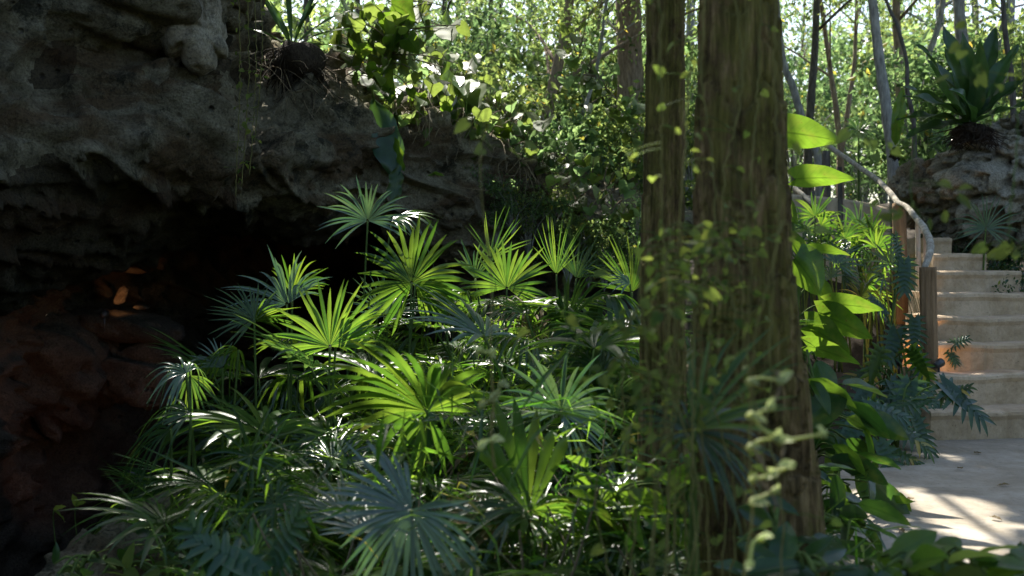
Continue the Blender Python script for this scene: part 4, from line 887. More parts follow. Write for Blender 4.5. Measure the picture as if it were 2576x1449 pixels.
for tries in range(4000):
    if len(pos) >= 92: break
    d = random.uniform(3.3, 8.6); px = random.uniform(430, 1740)
    if d > 8 and px < 700: continue
    p = at(px, 700, d); g = gz(p.x, p.y); e = np.interp(px, ENV_X, ENV_Y)
    py = e + 20 + 460 * random.random() ** 1.25
    if d < 5: py = max(py, 1060 + (5 - d) * 130)
    if px < 640 and d < 5.9: continue
    top = at(px, py, d).z; s = (top - g) / 1.15
    if not .4 < s < 1.9: continue
    if any((p.x - q[0]) ** 2 + (p.y - q[1]) ** 2 < .1 for q in pos): continue
    pos.append((p.x, p.y)); o = PRO[i] if i < 6 else copy_tree(PRO[i % 6])
    hs = min(max(s, .8), 1.2); o.location = (p.x, p.y, g); o.scale = (hs, hs, s); o.rotation_euler.z = random.uniform(0, 6.28)
    ww = 'near the bottom of the picture' if d < 4.6 else ('left under the cave mouth' if px < 800 else ('below the bright middle fan' if px < 1180 else ('around the dark flat fan' if px < 1500 else 'at the foot of the slim mossy trunk')))
    tag(o, f'small fan palm lost in the tangle {ww}', 'palm', f'tangled small palms {ww}'); i += 1

# ------------------------------------------------------------------ tangled undergrowth of the bed
def undergrowth():
    mb = MB(); n = 5000
    d = rng.uniform(3.2, 9.2, n); px = rng.uniform(380, 2200, n)
    X = (px - W / 2) / F * d; g = gz_np(X, d); e = np.interp(px, ENV_X + [2200], ENV_Y + [900]) + np.where(d < 5.2, 420, 190)
    ze = CAM.z - (e - 650) / F * d; ze = np.minimum(ze, g + 1.1); 
    ze = np.where(px > 1780, np.minimum(ze, g + .45), ze)
    Z = g + (ze - g) * rng.random(n) ** .9
    ok = (ze > g + .05) & ~((X > 1.2) & (d < 7.5)); P = np.stack([X, d, Z], -1)[ok]; n = len(P)
    A = rng.normal(size=(n, 3)) * [1, 1, .7] + [0, 0, .35]; N = rng.normal(size=(n, 3)) * .5 + [0, 0, 1]
    Ls = rng.uniform(.16, .42, n); thin = rng.random(n) < .72; Ls = np.where(thin, Ls, rng.uniform(.03, .08, n))
    leafcloud(mb, P, A, N, Ls, np.where(thin, rng.uniform(.007, .017, n), Ls * .45), .2, .3)
    tag(mb.build('undergrowth', M['under'], None, False), 'tangle of thin blades and small leaves filling the shaded bed', 'undergrowth', kind='stuff')
    mb = MB()
    for k in range(420):
        px_ = random.uniform(450, 1800); d_ = random.uniform(3.4, 8.8); p = at(px_, 700, d_); g_ = gz(p.x, p.y); l = random.uniform(.3, .9)
        q = V(p.x + random.uniform(-.3, .3), p.y + random.uniform(-.3, .3), g_ + l)
        tube(mb, smooth_path([(p.x, p.y, g_), ((p.x + q.x) / 2 + .05, (p.y + q.y) / 2, g_ + l * .6), q], 6), [.006, .003], 4, 0, False)
    tag(mb.build('dry_stalks', M['dry'], None), 'bare stalks and twigs standing through the shaded bed', 'stalks', kind='stuff')
undergrowth()

# ------------------------------------------------------------------ broad leaved plants
def leaf_obj(t, toff, base, tip, normal, wr, kind, mat, stem_from=None, sm=None, droop=.12, fold=.12, wave=0, seed=None, label=None, curl=.0):
    seedc[0] += 1
    L = (tip - base).length; Mw = basis(tip - base, normal, base)
    mb = MB(); blade(mb, L * 1.02, L * wr, kind, fold * random.uniform(.6, 1.8), droop * random.uniform(.7, 1.8), .025 + wave, 16, 3, np.eye(4), seedc[0], curl)
    o = mb.build('leaf', M[mat], t); o.matrix_local = Matrix.Translation(-toff) @ Mw
    if label: o['label'] = label
    if sm is not None and stem_from is not None:
        mid = base.lerp(stem_from, .5) + V(0, 0, .03)
        tube(sm, smooth_path([stem_from - toff, mid - toff, base - toff], 10), [.006, .004], 6)
def hero_leaves(name, label, cat, base, leaves, mat, stem_pts, wr=.6, kind='heart', stem_mat='stem', stem_r=(.014, .008)):
    t = thing(name, label, cat, base); sm = MB()
    SP = smooth_path(stem_pts, 24); tube(sm, SP - np.array(base), list(stem_r), 8)
    for l in leaves:
        b, tp = at(*l[0]), at(*l[1]); k = int(np.argmin(np.linalg.norm(SP - np.array(b + V(0, 0, -.1)), axis=1)))
        leaf_obj(t, base, b, tp, vec(*l[2]), l[3] if len(l) > 3 else wr, kind, l[4] if len(l) > 4 else mat, Vector(SP[k]), sm)
    sm.build('stem', M[stem_mat], t)
    return t
pb = gb(1960, 6.0)
hero_leaves('climbing_vine', 'climbing vine with huge backlit heart leaves right of the thick trunk', 'vine', pb, [
    ((1945, 330, 6.0), (2118, 345, 5.9), (.1, .45, -.9), .55),
    ((2000, 450, 6.0), (2150, 440, 5.9), (.0, .5, -.85), .46),
    ((2040, 630, 6.0), (2140, 628, 5.9), (.1, .7, -.6), .42),
    ((1985, 600, 6.05), (2045, 660, 6.0), (.3, .6, -.6), .6),
    ((2000, 650, 6.0), (2075, 740, 5.9), (.5, .35, -.8), .9),
    ((2085, 765, 6.0), (2222, 770, 5.9), (.0, .5, -.85), .48),
    ((2060, 720, 6.1), (2105, 810, 6.0), (.6, .4, -.6), .5),
    ((2060, 790, 6.0), (2200, 840, 5.9), (.1, .45, -.9), .6),
    ((2030, 820, 6.0), (2150, 880, 5.85), (.2, .5, -.8), .65),
    ((2030, 870, 5.9), (2165, 905, 5.8), (.1, .6, -.7), .5),
    ((1960, 500, 6.1), (2010, 560, 6.1), (.3, .5, -.7), .6)],
    'broad', [pb, at(1985, 900, 6.1), at(2010, 700, 6.12), at(1985, 500, 6.15), at(1955, 300, 6.15)])
# dark broad leaved climber hanging over the path side
def scatter_plant(name, label, cat, base, region, d, n, Lr, wr, kind, mat, face, hang=(.3, -.8), stem=None, seed=1):
    r = random.Random(seed); t = thing(name, label, cat, base); sm = MB()
    SP = smooth_path(stem or [base, base + V(.03, 0, .6)], 24); tube(sm, SP - np.array(base), [.013, .006], 7)
    for k in range(n):
        (x0, y0), (x1, y1) = region[0], region[1]
        f = (k + r.random()) / n; px = x0 + (x1 - x0) * f + r.uniform(-1, 1) * region[2]; py = y0 + (y1 - y0) * f + r.uniform(-1, 1) * region[3]
        dd = r.uniform(*d); b = at(px, py, dd); L = r.uniform(*Lr)
        ax = vec(r.gauss(hang[0], .55), r.gauss(hang[1], .35), r.gauss(.1, .35)); tp = b + ax * L
        nv = vec(r.gauss(face[0], .35), r.gauss(face[1], .3), r.gauss(face[2], .35))
        kk = int(np.argmin(np.linalg.norm(SP - np.array(b), axis=1)))
        leaf_obj(t, base, b, tp, nv, wr * r.uniform(.85, 1.15), kind, mat if isinstance(mat, str) else r.choice(mat), Vector(SP[kk]), sm, r.uniform(.05, .3), r.uniform(.05, .2))
    sm.build('stem', M['stem'], t); return t
pb = gb(2060, 5.3)
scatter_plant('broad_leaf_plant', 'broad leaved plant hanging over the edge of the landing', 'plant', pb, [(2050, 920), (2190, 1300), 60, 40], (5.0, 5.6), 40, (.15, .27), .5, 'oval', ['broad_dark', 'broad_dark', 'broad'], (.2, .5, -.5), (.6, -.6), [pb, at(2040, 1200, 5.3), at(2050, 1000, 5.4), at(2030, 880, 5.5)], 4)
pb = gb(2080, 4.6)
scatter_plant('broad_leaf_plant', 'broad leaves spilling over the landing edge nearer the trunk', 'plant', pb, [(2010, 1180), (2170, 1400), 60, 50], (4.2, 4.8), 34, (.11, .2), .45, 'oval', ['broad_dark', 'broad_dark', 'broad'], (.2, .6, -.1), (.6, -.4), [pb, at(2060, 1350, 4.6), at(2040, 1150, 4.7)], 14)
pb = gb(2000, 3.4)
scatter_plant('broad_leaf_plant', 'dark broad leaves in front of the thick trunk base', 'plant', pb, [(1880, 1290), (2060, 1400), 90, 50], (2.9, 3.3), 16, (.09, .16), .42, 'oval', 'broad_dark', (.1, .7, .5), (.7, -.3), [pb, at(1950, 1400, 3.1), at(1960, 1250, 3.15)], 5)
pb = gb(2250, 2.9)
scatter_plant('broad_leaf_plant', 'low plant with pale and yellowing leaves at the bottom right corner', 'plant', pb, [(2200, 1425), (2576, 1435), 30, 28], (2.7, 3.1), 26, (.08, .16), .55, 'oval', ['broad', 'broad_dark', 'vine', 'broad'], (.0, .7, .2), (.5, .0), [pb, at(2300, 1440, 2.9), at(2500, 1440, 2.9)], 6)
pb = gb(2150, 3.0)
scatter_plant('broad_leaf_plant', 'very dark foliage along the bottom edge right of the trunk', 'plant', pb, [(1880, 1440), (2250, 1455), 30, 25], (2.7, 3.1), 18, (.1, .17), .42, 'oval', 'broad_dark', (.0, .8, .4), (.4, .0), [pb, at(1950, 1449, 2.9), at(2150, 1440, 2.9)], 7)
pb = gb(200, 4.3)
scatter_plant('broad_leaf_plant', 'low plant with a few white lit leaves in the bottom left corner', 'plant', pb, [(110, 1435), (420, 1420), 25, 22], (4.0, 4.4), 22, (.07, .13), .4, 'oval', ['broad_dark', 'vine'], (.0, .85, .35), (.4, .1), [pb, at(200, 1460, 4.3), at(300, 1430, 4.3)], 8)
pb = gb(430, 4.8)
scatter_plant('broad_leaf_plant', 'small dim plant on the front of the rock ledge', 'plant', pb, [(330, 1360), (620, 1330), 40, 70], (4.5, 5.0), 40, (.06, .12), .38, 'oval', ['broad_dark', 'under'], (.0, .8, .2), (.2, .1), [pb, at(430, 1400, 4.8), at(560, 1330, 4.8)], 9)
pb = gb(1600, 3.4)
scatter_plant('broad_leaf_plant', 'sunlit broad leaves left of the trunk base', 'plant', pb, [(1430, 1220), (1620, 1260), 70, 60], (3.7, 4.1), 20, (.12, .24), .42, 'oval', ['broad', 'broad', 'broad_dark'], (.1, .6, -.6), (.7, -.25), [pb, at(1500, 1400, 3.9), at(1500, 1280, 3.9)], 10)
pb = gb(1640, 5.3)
scatter_plant('broad_leaf_plant', 'pale green leaves peeking left of the slim trunk', 'plant', pb, [(1560, 980), (1660, 1060), 40, 60], (5.0, 5.5), 16, (.1, .18), .4, 'oval', ['broad', 'vine'], (.1, .6, -.5), (.2, -.2), [pb, at(1640, 1100, 5.3), at(1640, 980, 5.3)], 11)
# lobed philodendrons
def lobed(t, toff, hub, axis, normal, L, mat='lobed', n=9, sm=None, stem_from=None):
    """pinnately lobed leaf: fingers leaving the midrib on both sides, joined near it"""
    seedc[0] += 1; rr = np.random.default_rng(seedc[0]); Mw = basis(axis, normal, hub); mb = MB(); g = np.array(grav_local(Mw))
    blade(mb, L * .95, L * .36, 'heart', .1, .0, 0, 10, 2, np.eye(4), seedc[0])
    for sgn in (-1, 1):
        for k in range(n):
            f = k / (n - 1); y0 = L * (.04 + .78 * f); ang = (2.1 - 1.45 * f) * sgn; ll = L * (.52 - .2 * f - .12 * (1 - f) ** 3) * rr.uniform(.9, 1.1); wd = L * .105
            d = np.array([math.sin(ang), math.cos(ang), 0]); s = np.array([d[1], -d[0], 0]); tt = np.linspace(0, 1, 7)
            c = np.array([0, y0, .004 + .002 * k]) + tt[:, None] * ll * d + g * (.2 * ll * tt ** 2)[:, None]
            w_ = wd * np.sin(np.pi * np.clip(.3 + .7 * tt, 0, 1)) ** .7; w_[-1] = .001
            mb.add(np.stack([c - s * (w_ / 2)[:, None], c - [0, 0, .004], c + s * (w_ / 2)[:, None]], 1).reshape(-1, 3), grid_faces(7, 3))
    o = mb.build('leaf', M[mat], t); o.matrix_local = Matrix.Translation(-toff) @ Mw
    if sm is not None:
        mid = hub.lerp(stem_from, .5) + V(0, 0, .12)
        tube(sm, smooth_path([stem_from - toff, mid - toff, hub - toff], 12), [.008, .005], 6)
def philo(label, base, leaves):
    t = thing('split_leaf_plant', label, 'plant', base); sm = MB()
    for (px, py, d, ang, n, L, mt) in leaves:
        a = R(ang); lobed(t, base, at(px, py, d), vec(math.cos(a), math.sin(a), .2), vec(*n), L, mt, 8, sm, base + V(random.uniform(-.03, .03), 0, .05))
    sm.build('stem', M['stem'], t)
philo('split leaf plant with a grey green leaf beside the end post', gb(2225, 7.9), [(2275, 655, 8.0, 265, (.1, .5, .8), .26, 'lobed'), (2262, 650, 8.02, 110, (0, .8, .5), .2, 'lobed'), (2300, 800, 7.7, 265, (.2, .5, .8), .25, 'lobed'), (2215, 880, 7.6, 250, (0, .5, -.6), .28, 'fan'), (2240, 960, 7.5, 300, (0, .7, .5), .28, 'lobed'), (2290, 880, 7.6, 300, (0, .6, -.4), .25, 'fan')])
philo('split leaf plant spreading shiny leaves over the bottom step', gb(2250, 6.9), [(2370, 965, 7.0, 315, (.1, .75, .6), .36, 'lobed'), (2330, 1005, 6.9, 200, (-.1, .85, .45), .24, 'lobed'), (2290, 960, 7.1, 250, (0, .8, .5), .3, 'lobed'), (2240, 1060, 6.7, 320, (0, .8, .4), .3, 'fan'), (2200, 1010, 6.8, 230, (0, .6, -.5), .3, 'fan'), (2300, 1050, 6.8, 290, (.1, .8, .5), .25, 'lobed'), (2370, 1000, 7.05, 20, (.1, .8, .5), .2, 'fan_dark')])
philo('small split leaf sprig lit warm behind the end post', gb(2375, 8.15), [(2385, 870, 8.1, 20, (0, .7, .6), .16, 'lobed'), (2383, 872, 8.1, 290, (0, .6, .6), .15, 'lobed')])
philo('split leaf plant with drooping leaves in the dark gap left of the end post', gb(2290, 7.7), [(2255, 830, 7.8, 250, (0, .5, .7), .26, 'lobed'), (2310, 900, 7.75, 280, (0, .6, .6), .26, 'lobed'), (2280, 960, 7.6, 220, (0, .7, .5), .26, 'lobed'), (2310, 970, 7.6, 310, (0, .7, .5), .25, 'lobed'), (2200, 930, 7.7, 200, (0, .7, .5), .24, 'fan'), (2230, 790, 7.9, 140, (0, .6, .5), .2, 'lobed'), (2180, 980, 7.5, 240, (0, .6, .5), .28, 'lobed')])
philo('split leaf plant at the inner edge of the landing', gb(2170, 6.6), [(2160, 1050, 6.6, 240, (0, .6, .5), .3, 'lobed'), (2210, 1110, 6.5, 290, (0, .6, .5), .26, 'lobed'), (2120, 1000, 6.7, 200, (0, .7, .3), .28, 'fan'), (2180, 1020, 6.7, 340, (0, .7, .5), .26, 'lobed'), (2240, 1130, 6.6, 330, (0, .8, .4), .2, 'fan')])
philo('bluish split leaf plant at the bottom edge left of centre', gb(640, 3.5), [(650, 1440, 3.4, 150, (0, .8, .6), .24, 'lobed'), (690, 1420, 3.45, 60, (0, .8, .6), .22, 'lobed'), (560, 1449, 3.4, 120, (0, .8, .6), .22, 'lobed')])
i = 0
for px, py, d, s_ in [(2420, 560, 10.6, .55), (2520, 545, 10.2, .6), (2560, 620, 9.6, .5), (2600, 690, 9.0, .5), (2480, 590, 10.0, .4)]:
    o = copy_tree(SH[1 if i % 2 else 3]); p = at(px, py, d); o.scale = (s_, s_, s_); o.location = (p.x, p.y, p.z - 1.5 * s_); o.rotation_euler.z = i * 1.3
    for ch in o.children:
        if ch.name.startswith('foliage'): ch.data = ch.data.copy(); ch.data.materials[0] = M['broad_dark']
    tag(o, 'dark low shrub in deep shade between the steps and the boulder', 'shrub', 'shaded shrubs beside the steps'); i += 1
# ------------------------------------------------------------------ epiphytes and strap leaf ferns
def root_ball(t, c, rx, rz, seed, toff):
    mb = MB(); r = random.Random(seed)
    for k in range(260):
        a = r.uniform(0, 6.28); q = V(math.cos(a) * rx * r.uniform(.3, 1), math.sin(a) * rx * r.uniform(.3, 1), r.uniform(-rz, rz * .6)); e = q * 1.1 + V(r.gauss(0, rx * .35), r.gauss(0, rx * .3), -r.uniform(.1, 1.0) * rz)
        tube(mb, smooth_path([c + q * .2 + V(0, 0, rz * .7) - toff, c + q - toff, c + e - toff], 6), [.005, .0025], 4, 0, False)
    o = mb.build('roots', M['root'], t)
    import bmesh
    bm = bmesh.new(); bmesh.ops.create_icosphere(bm, subdivisions=4, radius=1); v = np.array([list(x.co) for x in bm.verts]); f = np.array([[x.index for x in p.verts] for p in bm.faces]); bm.free()
    s = v * [rx * .75, rx * .75, rz * .8] + np.array(c - toff); s = rockdisp(s, v, .22, seed)
    link('root_mass', mesh_np('root_mass', s, [f]), M['root'], t)
def strap_fern(label, hubpx, leaves, mat, wr=.16, roots=(.2, .2), name='strap_fern', kind='strap'):
    hub = at(*hubpx); base = hub - V(0, 0, roots[1]); t = thing(name, label, 'fern', base)
    root_ball(t, hub - V(0, 0, roots[1] * .8), roots[0], roots[1], int(hubpx[0]), base)
    for (px, py, d, n, dr) in leaves:
        tp = at(px, py, d); L = (tp - hub).length * 1.08; Mw = basis(tp - hub + V(0, 0, dr * L * .6), vec(*n), hub + (tp - hub) * .06); mb = MB(); seedc[0] += 1
        blade(mb, L, L * wr * (.6 / max(.4, L)) , kind, .2, dr, .12, 20, 3, np.eye(4), seedc[0]); 
        o = mb.build('leaf', M[mat], t); o.matrix_local = Matrix.Translation(-base) @ Mw
    return t
strap_fern('dark strap leaf fern rooted on top of the pale boulder', (2445, 312, 9.7), [(2290, 215, 9.5, (0, .9, .2), .15), (2340, 130, 9.6, (.3, .6, .4), .1), (2385, 85, 9.8, (.3, .3, .9), .05), (2430, 110, 9.5, (0, .3, .9), .08), (2500, 90, 9.9, (-.3, .4, .8), .06), (2545, 130, 9.7, (-.4, .6, .5), .1), (2570, 200, 9.5, (-.2, .8, .4), .15), (2290, 290, 9.4, (.0, .9, .3), .2), (2320, 240, 9.2, (.1, .8, .5), .2), (2400, 150, 9.3, (.1, .4, .9), .1), (2470, 140, 9.3, (-.1, .4, .9), .1), (2580, 260, 9.4, (0, .9, .3), .2), (2360, 180, 10.1, (.2, .5, -.6), .1), (2530, 180, 10.2, (-.2, .5, .6), .1), (2450, 240, 9.1, (0, .5, .8), .3), (2310, 330, 9.6, (.0, .8, .4), .25)], 'fern', .25, (.2, .09))
strap_fern('single upright strap leaf beside the slender grey tree', (2252, 370, 10.9), [(2268, 240, 10.9, (.1, .3, -.9), .03), (2258, 300, 10.8, (-.4, .3, .8), .05)], 'broad', .2, (.04, .05))
strap_fern('hairy root clump with arching dark leaves on the cliff edge', (735, 120, 9.4), [(610, 60, 9.3, (0, .9, .3), .3), (640, -40, 9.5, (0, .6, .5), .15), (720, -60, 9.6, (0, .4, .8), .1), (800, -40, 9.5, (0, .5, .6), .15), (880, 60, 9.2, (0, .9, .3), .3), (860, 20, 9.4, (0, .8, .4), .25), (910, 120, 9.3, (0, .9, .3), .35), (690, 20, 9.2, (0, .6, .7), .2), (780, 10, 9.1, (0, .6, .7), .2)], 'fern', .075, (.3, .2))
# long hanging leaf with a glowing torn tip
def hang_leaf():
    b = at(940, 250, 9.7); t = thing('hanging_leaf_plant', 'long blue green leaf hanging down the cliff with a yellow tip', 'plant', b)
    mb = MB(); e = at(1000, 445, 9.55); Mw = basis(e - b, vec(.2, .3, .9), b); blade(mb, (e - b).length, .27, 'strap', .08, .05, .08, 24, 4, np.eye(4), 3, .1)
    o = mb.build('leaf', M['lobed'], t); o.matrix_local = Matrix.Translation(-b) @ Mw
    mb = MB(); b2 = at(1003, 415, 9.6); e = at(985, 515, 9.5); Mw = basis(e - b2, vec(-.4, .3, -.85), b2); blade(mb, (e - b2).length, .13, 'strap', .1, .02, .12, 16, 3, np.eye(4), 5, .1)
    o = mb.build('leaf', M['broad'], t); o.matrix_local = Matrix.Translation(-b) @ Mw; o['label'] = 'yellow green glowing tip leaf'
    mb = MB(); b2 = at(992, 345, 9.62); e = at(1018, 430, 9.5); Mw = basis(e - b2, vec(.6, .3, -.7), b2); blade(mb, (e - b2).length, .1, 'strap', .1, .02, .12, 16, 3, np.eye(4), 6, .1)
    o = mb.build('leaf', M['broad'], t); o.matrix_local = Matrix.Translation(-b) @ Mw
    mb = MB(); tube(mb, smooth_path([at(925, 180, 9.9) - b, at(935, 215, 9.8) - b, V(0, 0, 0)], 8), [.012, .01], 6); mb.build('stem', M['stem'], t)
hang_leaf()
# bright vine with heart leaves at the top, one very large leaf
pb = at(1050, -80, 9.6)
lv = [((985, 10, 9.5), (1058, 45, 9.3), (.1, .5, -.85), .8), ((1010, 60, 9.5), (950, 35, 9.4), (-.2, .6, -.6), .7)]
r_ = random.Random(5)
for k in range(70):
    px = r_.gauss(975, 85); py = abs(r_.gauss(95, 75)) + 8; s = r_.uniform(18, 34)
    lv.append(((px, py, 9.5 + r_.uniform(-.4, .4)), (px + r_.uniform(-25, 25), py + s, 9.4), (r_.gauss(0, .4), .5, r_.choice([-.8, -.7, .6])), .75, 'vine' if k % 3 else 'broad'))
hero_leaves('leafy_vine', 'bright yellow green vine with heart leaves at the top above the cliff', 'vine', pb, lv, 'broad', [pb, at(1010, 30, 9.6), at(990, 130, 9.6), at(960, 210, 9.7)], .75, 'heart', 'dry', (.01, .005))
lv = []
for k in range(40):
    px = r_.uniform(1040, 1250); py = 230 + (px - 1040) * .35 + r_.gauss(0, 40); s = r_.uniform(16, 32)
    lv.append(((px, py, 10.8 + r_.uniform(-.4, .4)), (px + r_.uniform(-20, 20), py + s, 10.7), (r_.gauss(0, .4), .6, r_.choice([-.7, -.7, .6])), .65, 'vine' if k % 3 else 'broad'))
pb = at(1250, 380, 11.0)
hero_leaves('leafy_vine', 'vine with small lit leaves creeping along the cliff crest', 'vine', pb, lv, 'vine', [pb, at(1150, 300, 10.9), at(1040, 220, 10.8)], .65, 'heart', 'dry', (.008, .004))
for (xa, xb, ya, yb, dd, lab, nn) in [(1060, 1330, 150, 330, 11.6, 'leafy vine draped over the cliff crest below the sky gap', 80), (1280, 1600, 330, 520, 11.2, 'leafy vine spilling down the rock left of the slim trunk', 80), (1420, 1620, 120, 330, 12.0, 'leafy vine hanging from a thin branch beside the brown trunk', 60), (880, 1080, 210, 300, 10.2, 'small leaved vine around the top of the hanging leaf', 40)]:
    lv = []; r_ = random.Random(int(xa))
    for k in range(nn):
        f = r_.random(); px = xa + (xb - xa) * f; py = ya + (yb - ya) * f + r_.gauss(0, 38); s_ = r_.uniform(9, 19)
        lv.append(((px, py, dd + r_.uniform(-.4, .3)), (px + r_.uniform(-18, 18), py + s_, dd - .1), (r_.gauss(0, .4), .65, r_.choice([-.7, -.5, .6])), .6, ('tree_leaf_b', 'vine', 'tree_leaf', 'tree_leaf_b')[k % 4]))
    pb = at(xa, ya, dd + .2)
    hero_leaves('leafy_vine', lab, 'vine', pb, lv, 'vine', [pb, at((xa + xb) / 2, (ya + yb) / 2 - 10, dd), at(xb, yb, dd)], .6, 'heart', 'dry', (.009, .004))
lv = [((1095, 440, 10.2), (1120, 437, 10.1), (0, .7, -.5), .6, 'broad'), ((1090, 441, 10.2), (1072, 436, 10.1), (0, .7, -.5), .6, 'broad')]
pb = at(1230, 480, 10.5)
hero_leaves('leafy_vine', 'two lit leaves on a thread stem across the dark cliff face', 'vine', pb, lv, 'broad', [pb, at(1160, 470, 10.3), at(1095, 441, 10.2)], .6, 'heart', 'dry', (.003, .002))

# ------------------------------------------------------------------ hanging vines
def vine(label, pts, d, nleaf, Lr, mat='vine', r=.003, group=None, side=.03, seed=1, smat='stem', name='hanging_vine', yr=None):
    rr = np.random.default_rng(seed); top = at(pts[0][0], pts[0][1], d); t = thing(name, label, 'vine', top, group)
    P = smooth_path([at(a, b, d + rr.normal(0, .02)) - top for a, b in pts], 60); P[:, 0] += rr.normal(0, .003, 60)
    mb = MB(); tube(mb, P, r, 5); mb.build('stem', M[smat], t)
    c = MB()
    fr = rr.random(nleaf) if yr is None else np.clip(rr.beta(*yr, nleaf), 0, 1)
    B = np.stack([np.interp(fr * 59, np.arange(60), P[:, k]) for k in range(3)], -1)
    for b in B:
        off = rr.normal(size=3) * side; off[2] = abs(off[2]) * .3 - side * .4; q = b + off; L = rr.uniform(*Lr); ax = off / (np.linalg.norm(off) + 1e-6) + rr.normal(size=3) * .4; ax[2] -= .3
        nn = rr.normal(size=3) * .6 + np.array([0, -.3, .7])
        tube(c, [b, (b + q) / 2 + [0, 0, .004], q], r * .55, 4, 0, False)
        blade(c, L, L * .75, 'heart', .15, .2, 0, 6, 2, np.array(basis(ax, nn, q)), int(rr.integers(1e6)))
    c.build('leaves', M[mat], t)
    return t
vs = 0
for (x0, x1, y1, n) in [(622, 608, 470, 16), (640, 628, 440, 14), (655, 640, 360, 12), (600, 592, 495, 14)]:
    vs += 1; vine(('thin pale vine thread hanging in front of the cliff, ' + ('longest, reaching lowest', 'second longest', 'shortest and rightmost', 'leftmost with a forked end')[[470, 440, 360, 495].index(y1)]), [(x0, -40), (x0 + 4, y1 * .4), (x1, y1)], 7.7, n, (.02, .045), 'vine', .003, None, .035, vs, 'creeper')
# curtain of creepers in front of the mossy trunks
VX = [(1650, 0, 1449, 20), (1715, 0, 1300, 16), (1790, 0, 1449, 18), (1840, 0, 1100, 14), (1915, 0, 1449, 16), (1955, 0, 800, 10),
      (1610, 620, 1449, 26), (1580, 760, 1449, 22), (1665, 560, 1449, 32), (1700, 640, 1449, 32), (1735, 700, 1449, 32), (1765, 600, 1449, 30), (1800, 560, 1449, 30), (1830, 700, 1449, 26), (1870, 620, 1449, 24), (1640, 800, 1449, 30), (1600, 900, 1449, 24), (1690, 950, 1449, 30), (1540, 1000, 1449, 14), (1750, 1000, 1449, 28), (1930, 560, 1449, 16)]
for x, y0, y1, n in VX:
    vs += 1; d = 2.45 + (vs % 5) * .13; r_ = random.Random(vs)
    ww = ('over the slim trunk' if x < 1735 and x > 1600 else ('over the thick trunk' if x >= 1735 else 'left of the slim trunk'))
    if y0 == 0:
        vine(f'blurred small leaved creeper hanging {ww} from the top of the picture', [(x + r_.uniform(-30, 30), -150), (x + r_.uniform(-30, 30), 200), (x + r_.uniform(-30, 30), 500), (x + r_.uniform(-35, 35), 900), (x + r_.uniform(-40, 40), y1 + 120)], d, int(n * .7), (.012, .03), 'vine', .0021, f'creepers {ww} from the top', .05, vs, 'creeper', 'hanging_vine', (1.3, 1.3))
    else:
        s1 = r_.choice((-1, 1)); vine(f'blurred creeper climbing from below {ww}', [(x + r_.uniform(-40, 40), 1640), (x + r_.uniform(-50, 50), 1250), (x + r_.uniform(-40, 40), (y0 + 1300) / 2), (x + r_.uniform(-20, 20), y0 + 90), (x + s1 * 35, y0), (x + s1 * 75, y0 + 35)], d, n, (.014, .036), 'vine', .0021, f'climbing creepers {ww}', .05, vs, 'creeper', 'climbing_creeper', (1.3, 1.1))
def node_vine(label, pts, d, stubs, seed):
    rr = random.Random(seed); top = at(*pts[0], d); t = thing('hanging_vine', label, 'vine', top)
    mb = MB(); tube(mb, smooth_path([at(a, b, d) - top for a, b in pts], 80), [.0011, .0013, .0024, .003], 8); mb.build('stem', M['creeper'], t)
    for path, kind in stubs:
        c = MB(); rt = MB()
        Q = smooth_path([at(a, b, d - .01) - top for a, b in path], 12)
        if kind == 'root': tube(rt, Q, [.003, .0022], 6)
        else:
            tube(c, Q, [.003, .0026], 7)
            for e in (Q[0], Q[-1]):
                L = rr.uniform(.016, .03); blade(c, L, L * .8, 'heart', .25, .1, 0, 6, 2, np.array(basis(vec(rr.gauss(.4, .5), rr.gauss(.2, .4), .3), vec(rr.gauss(0, .3), .6, .5), e)), rr.randint(0, 9999))
                tube(c, [e + np.array([-.007, 0, -.005]), e, e + np.array([.007, 0, .006])], [.004, .0075, .004], 7)
        if c.n: c.build('shoot', M['pale'], t)
        if rt.n: rt.build('aerial_root', M['dry'], t)
node_vine('pale jointed vine with bright knots and side shoots before the trunk', [(1845, -220), (1880, 60), (1846, 330), (1888, 620), (1880, 850), (1887, 1000), (1888, 1060), (1886, 1150), (1893, 1230), (1892, 1300), (1880, 1390), (1870, 1460)], 2.05, [
    ([(1888, 1045), (1920, 1080), (1960, 1105)], 's'), ([(1888, 1125), (1910, 1108), (1955, 1102)], 's'), ([(1965, 1110), (2010, 1102), (2070, 1092)], 's'), ([(1895, 1050), (1915, 1035), (1940, 1025)], 's'), ([(1895, 1205), (1920, 1200), (1945, 1195)], 's'), ([(1950, 1190), (1970, 1180), (1990, 1172)], 's'), ([(1895, 1262), (1915, 1250), (1950, 1235)], 's'), ([(1888, 960), (1910, 950), (1965, 958)], 's'), ([(1885, 1420), (1895, 1365), (1915, 1355)], 's'),
    ([(1895, 1130), (1915, 1160), (1928, 1190)], 'root'), ([(1905, 1205), (1940, 1240), (1955, 1275)], 'root'), ([(1955, 935), (1962, 975), (1950, 1010)], 'root'), ([(1965, 1110), (1972, 1130), (1965, 1150)], 'root')], 3)
node_vine('pale vine stem with one white knot hanging before the big green fan', [(1205, -220), (1240, 120), (1208, 420), (1236, 700), (1234, 850), (1238, 960), (1242, 1010), (1236, 1100), (1245, 1180)], 2.5, [([(1240, 1000), (1252, 985), (1262, 965)], 's'), ([(1240, 1005), (1225, 1012), (1212, 1020)], 's'), ([(1238, 885), (1215, 885), (1205, 880)], 's'), ([(1242, 1105), (1225, 1110), (1210, 1125)], 's')], 9)
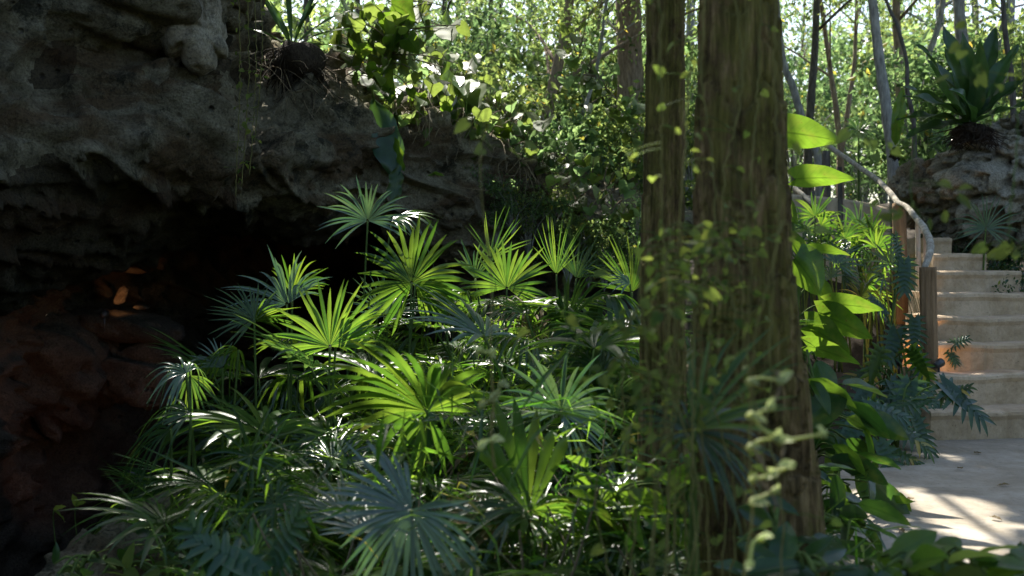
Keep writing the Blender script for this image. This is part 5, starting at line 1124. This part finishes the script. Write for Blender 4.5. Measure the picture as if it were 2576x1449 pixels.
# blurred sprays near the right edge and before the forest
for k, (x, y, n, lab) in enumerate([(2170, 300, 9, 'blurred sprig of yellow leaves before the clearing'), (2290, 470, 10, 'blurred sprig of yellow leaves before the boulder'), (2540, 560, 12, 'blurred leafy twig near the right edge'), (1210, 300, 5, 'blurred pale sprig before the cliff crest'), (2440, 120, 9, 'blurred leafy twig at the top right'), (1420, 760, 8, 'blurred pale twig across the bed')]):
    vine(lab, [(x - 30, -200), (x + 20, y * .5), (x, y), (x + 25, y + 80)], 2.7, n, (.022, .045), 'vine', .0018, None, .05, 300 + k, 'stem', 'hanging_vine', (6, 1.5))
# thin roots and twigs over the cliff edge
def cliff_twigs():
    t = thing('dry_creeper', 'dry tangled roots and twigs trailing over the cliff edge', 'creeper', at(1000, 270, 10)); o = Vector(t.location); mb = MB(); r = random.Random(4)
    for k in range(110):
        f = r.random(); px = 640 + 760 * f; py = np.interp(px, [640, 800, 1000, 1200, 1400], [160, 200, 280, 350, 470]) + r.gauss(-15, 18); d = np.interp(px, [640, 1400], [8.9, 11.3])
        a = at(px, py, d + .2); b = at(px + r.gauss(10, 35), py + r.uniform(-40, 110), d - r.uniform(0, .3)); m_ = a.lerp(b, .5) + V(r.gauss(0, .05), -.05, r.gauss(.04, .05))
        tube(mb, smooth_path([a - o, m_ - o, b - o], 9), [.006, .002], 4, 0, False)
    mb.build('twigs', M['dry'], t)
cliff_twigs()
def small_leaf(px, py, d, ang, L, label):
    b = at(px, py, d); t = thing('fallen_leaf', label, 'leaf', b); mb = MB()
    for da in (-35, 20): blade(mb, L, L * .4, 'oval', .2, .2, .1, 8, 2, np.array(basis(vec(math.cos(R(ang + da)), math.sin(R(ang + da)), .3), vec(0, .6, -.5), V(0, 0, 0))), 4)
    mb.build('blade', M['vine'], t)
    mb = MB(); tube(mb, smooth_path([V(0, 0, 0), V(-.02, .05, -.1), V(.0, .1, -.5)], 8), .003, 5); mb.build('stem', M['stem'], t)
FL = []
for k, (px, py, d) in enumerate([(2420, 1180, 6.6), (2300, 1255, 5.75), (2490, 1300, 5.4), (2380, 1395, 4.75), (2540, 1220, 6.1), (2260, 1330, 5.2), (2450, 1140, 7.0)]):
    p = at(px, py, d); tt = -(p.z - .02) / (CAM.z - p.z); q = p + (p - CAM) * ((p.z - .022) / (CAM.z - p.z)); a = k * 1.9
    if k == 0:
        mb = MB(); blade(mb, .06, .028, 'oval', .25, .12, .1, 8, 2, np.eye(4), 4); t = mb.build('fallen_leaf', M['fan_dry'])
    else: t = t.copy(); COL.objects.link(t)
    t.location = (q.x, q.y, .024); t.rotation_euler = (0, 0, a); tag(t, 'small dry brown leaf lying on the pale landing', 'leaf', 'dry leaves on the landing')
small_leaf(135, 1285, 5.6, 10, .09, 'small yellow leaf lit in the black cave mouth')
small_leaf(190, 1275, 5.6, 70, .08, 'dim yellow leaf right of the lit one in the cave mouth')
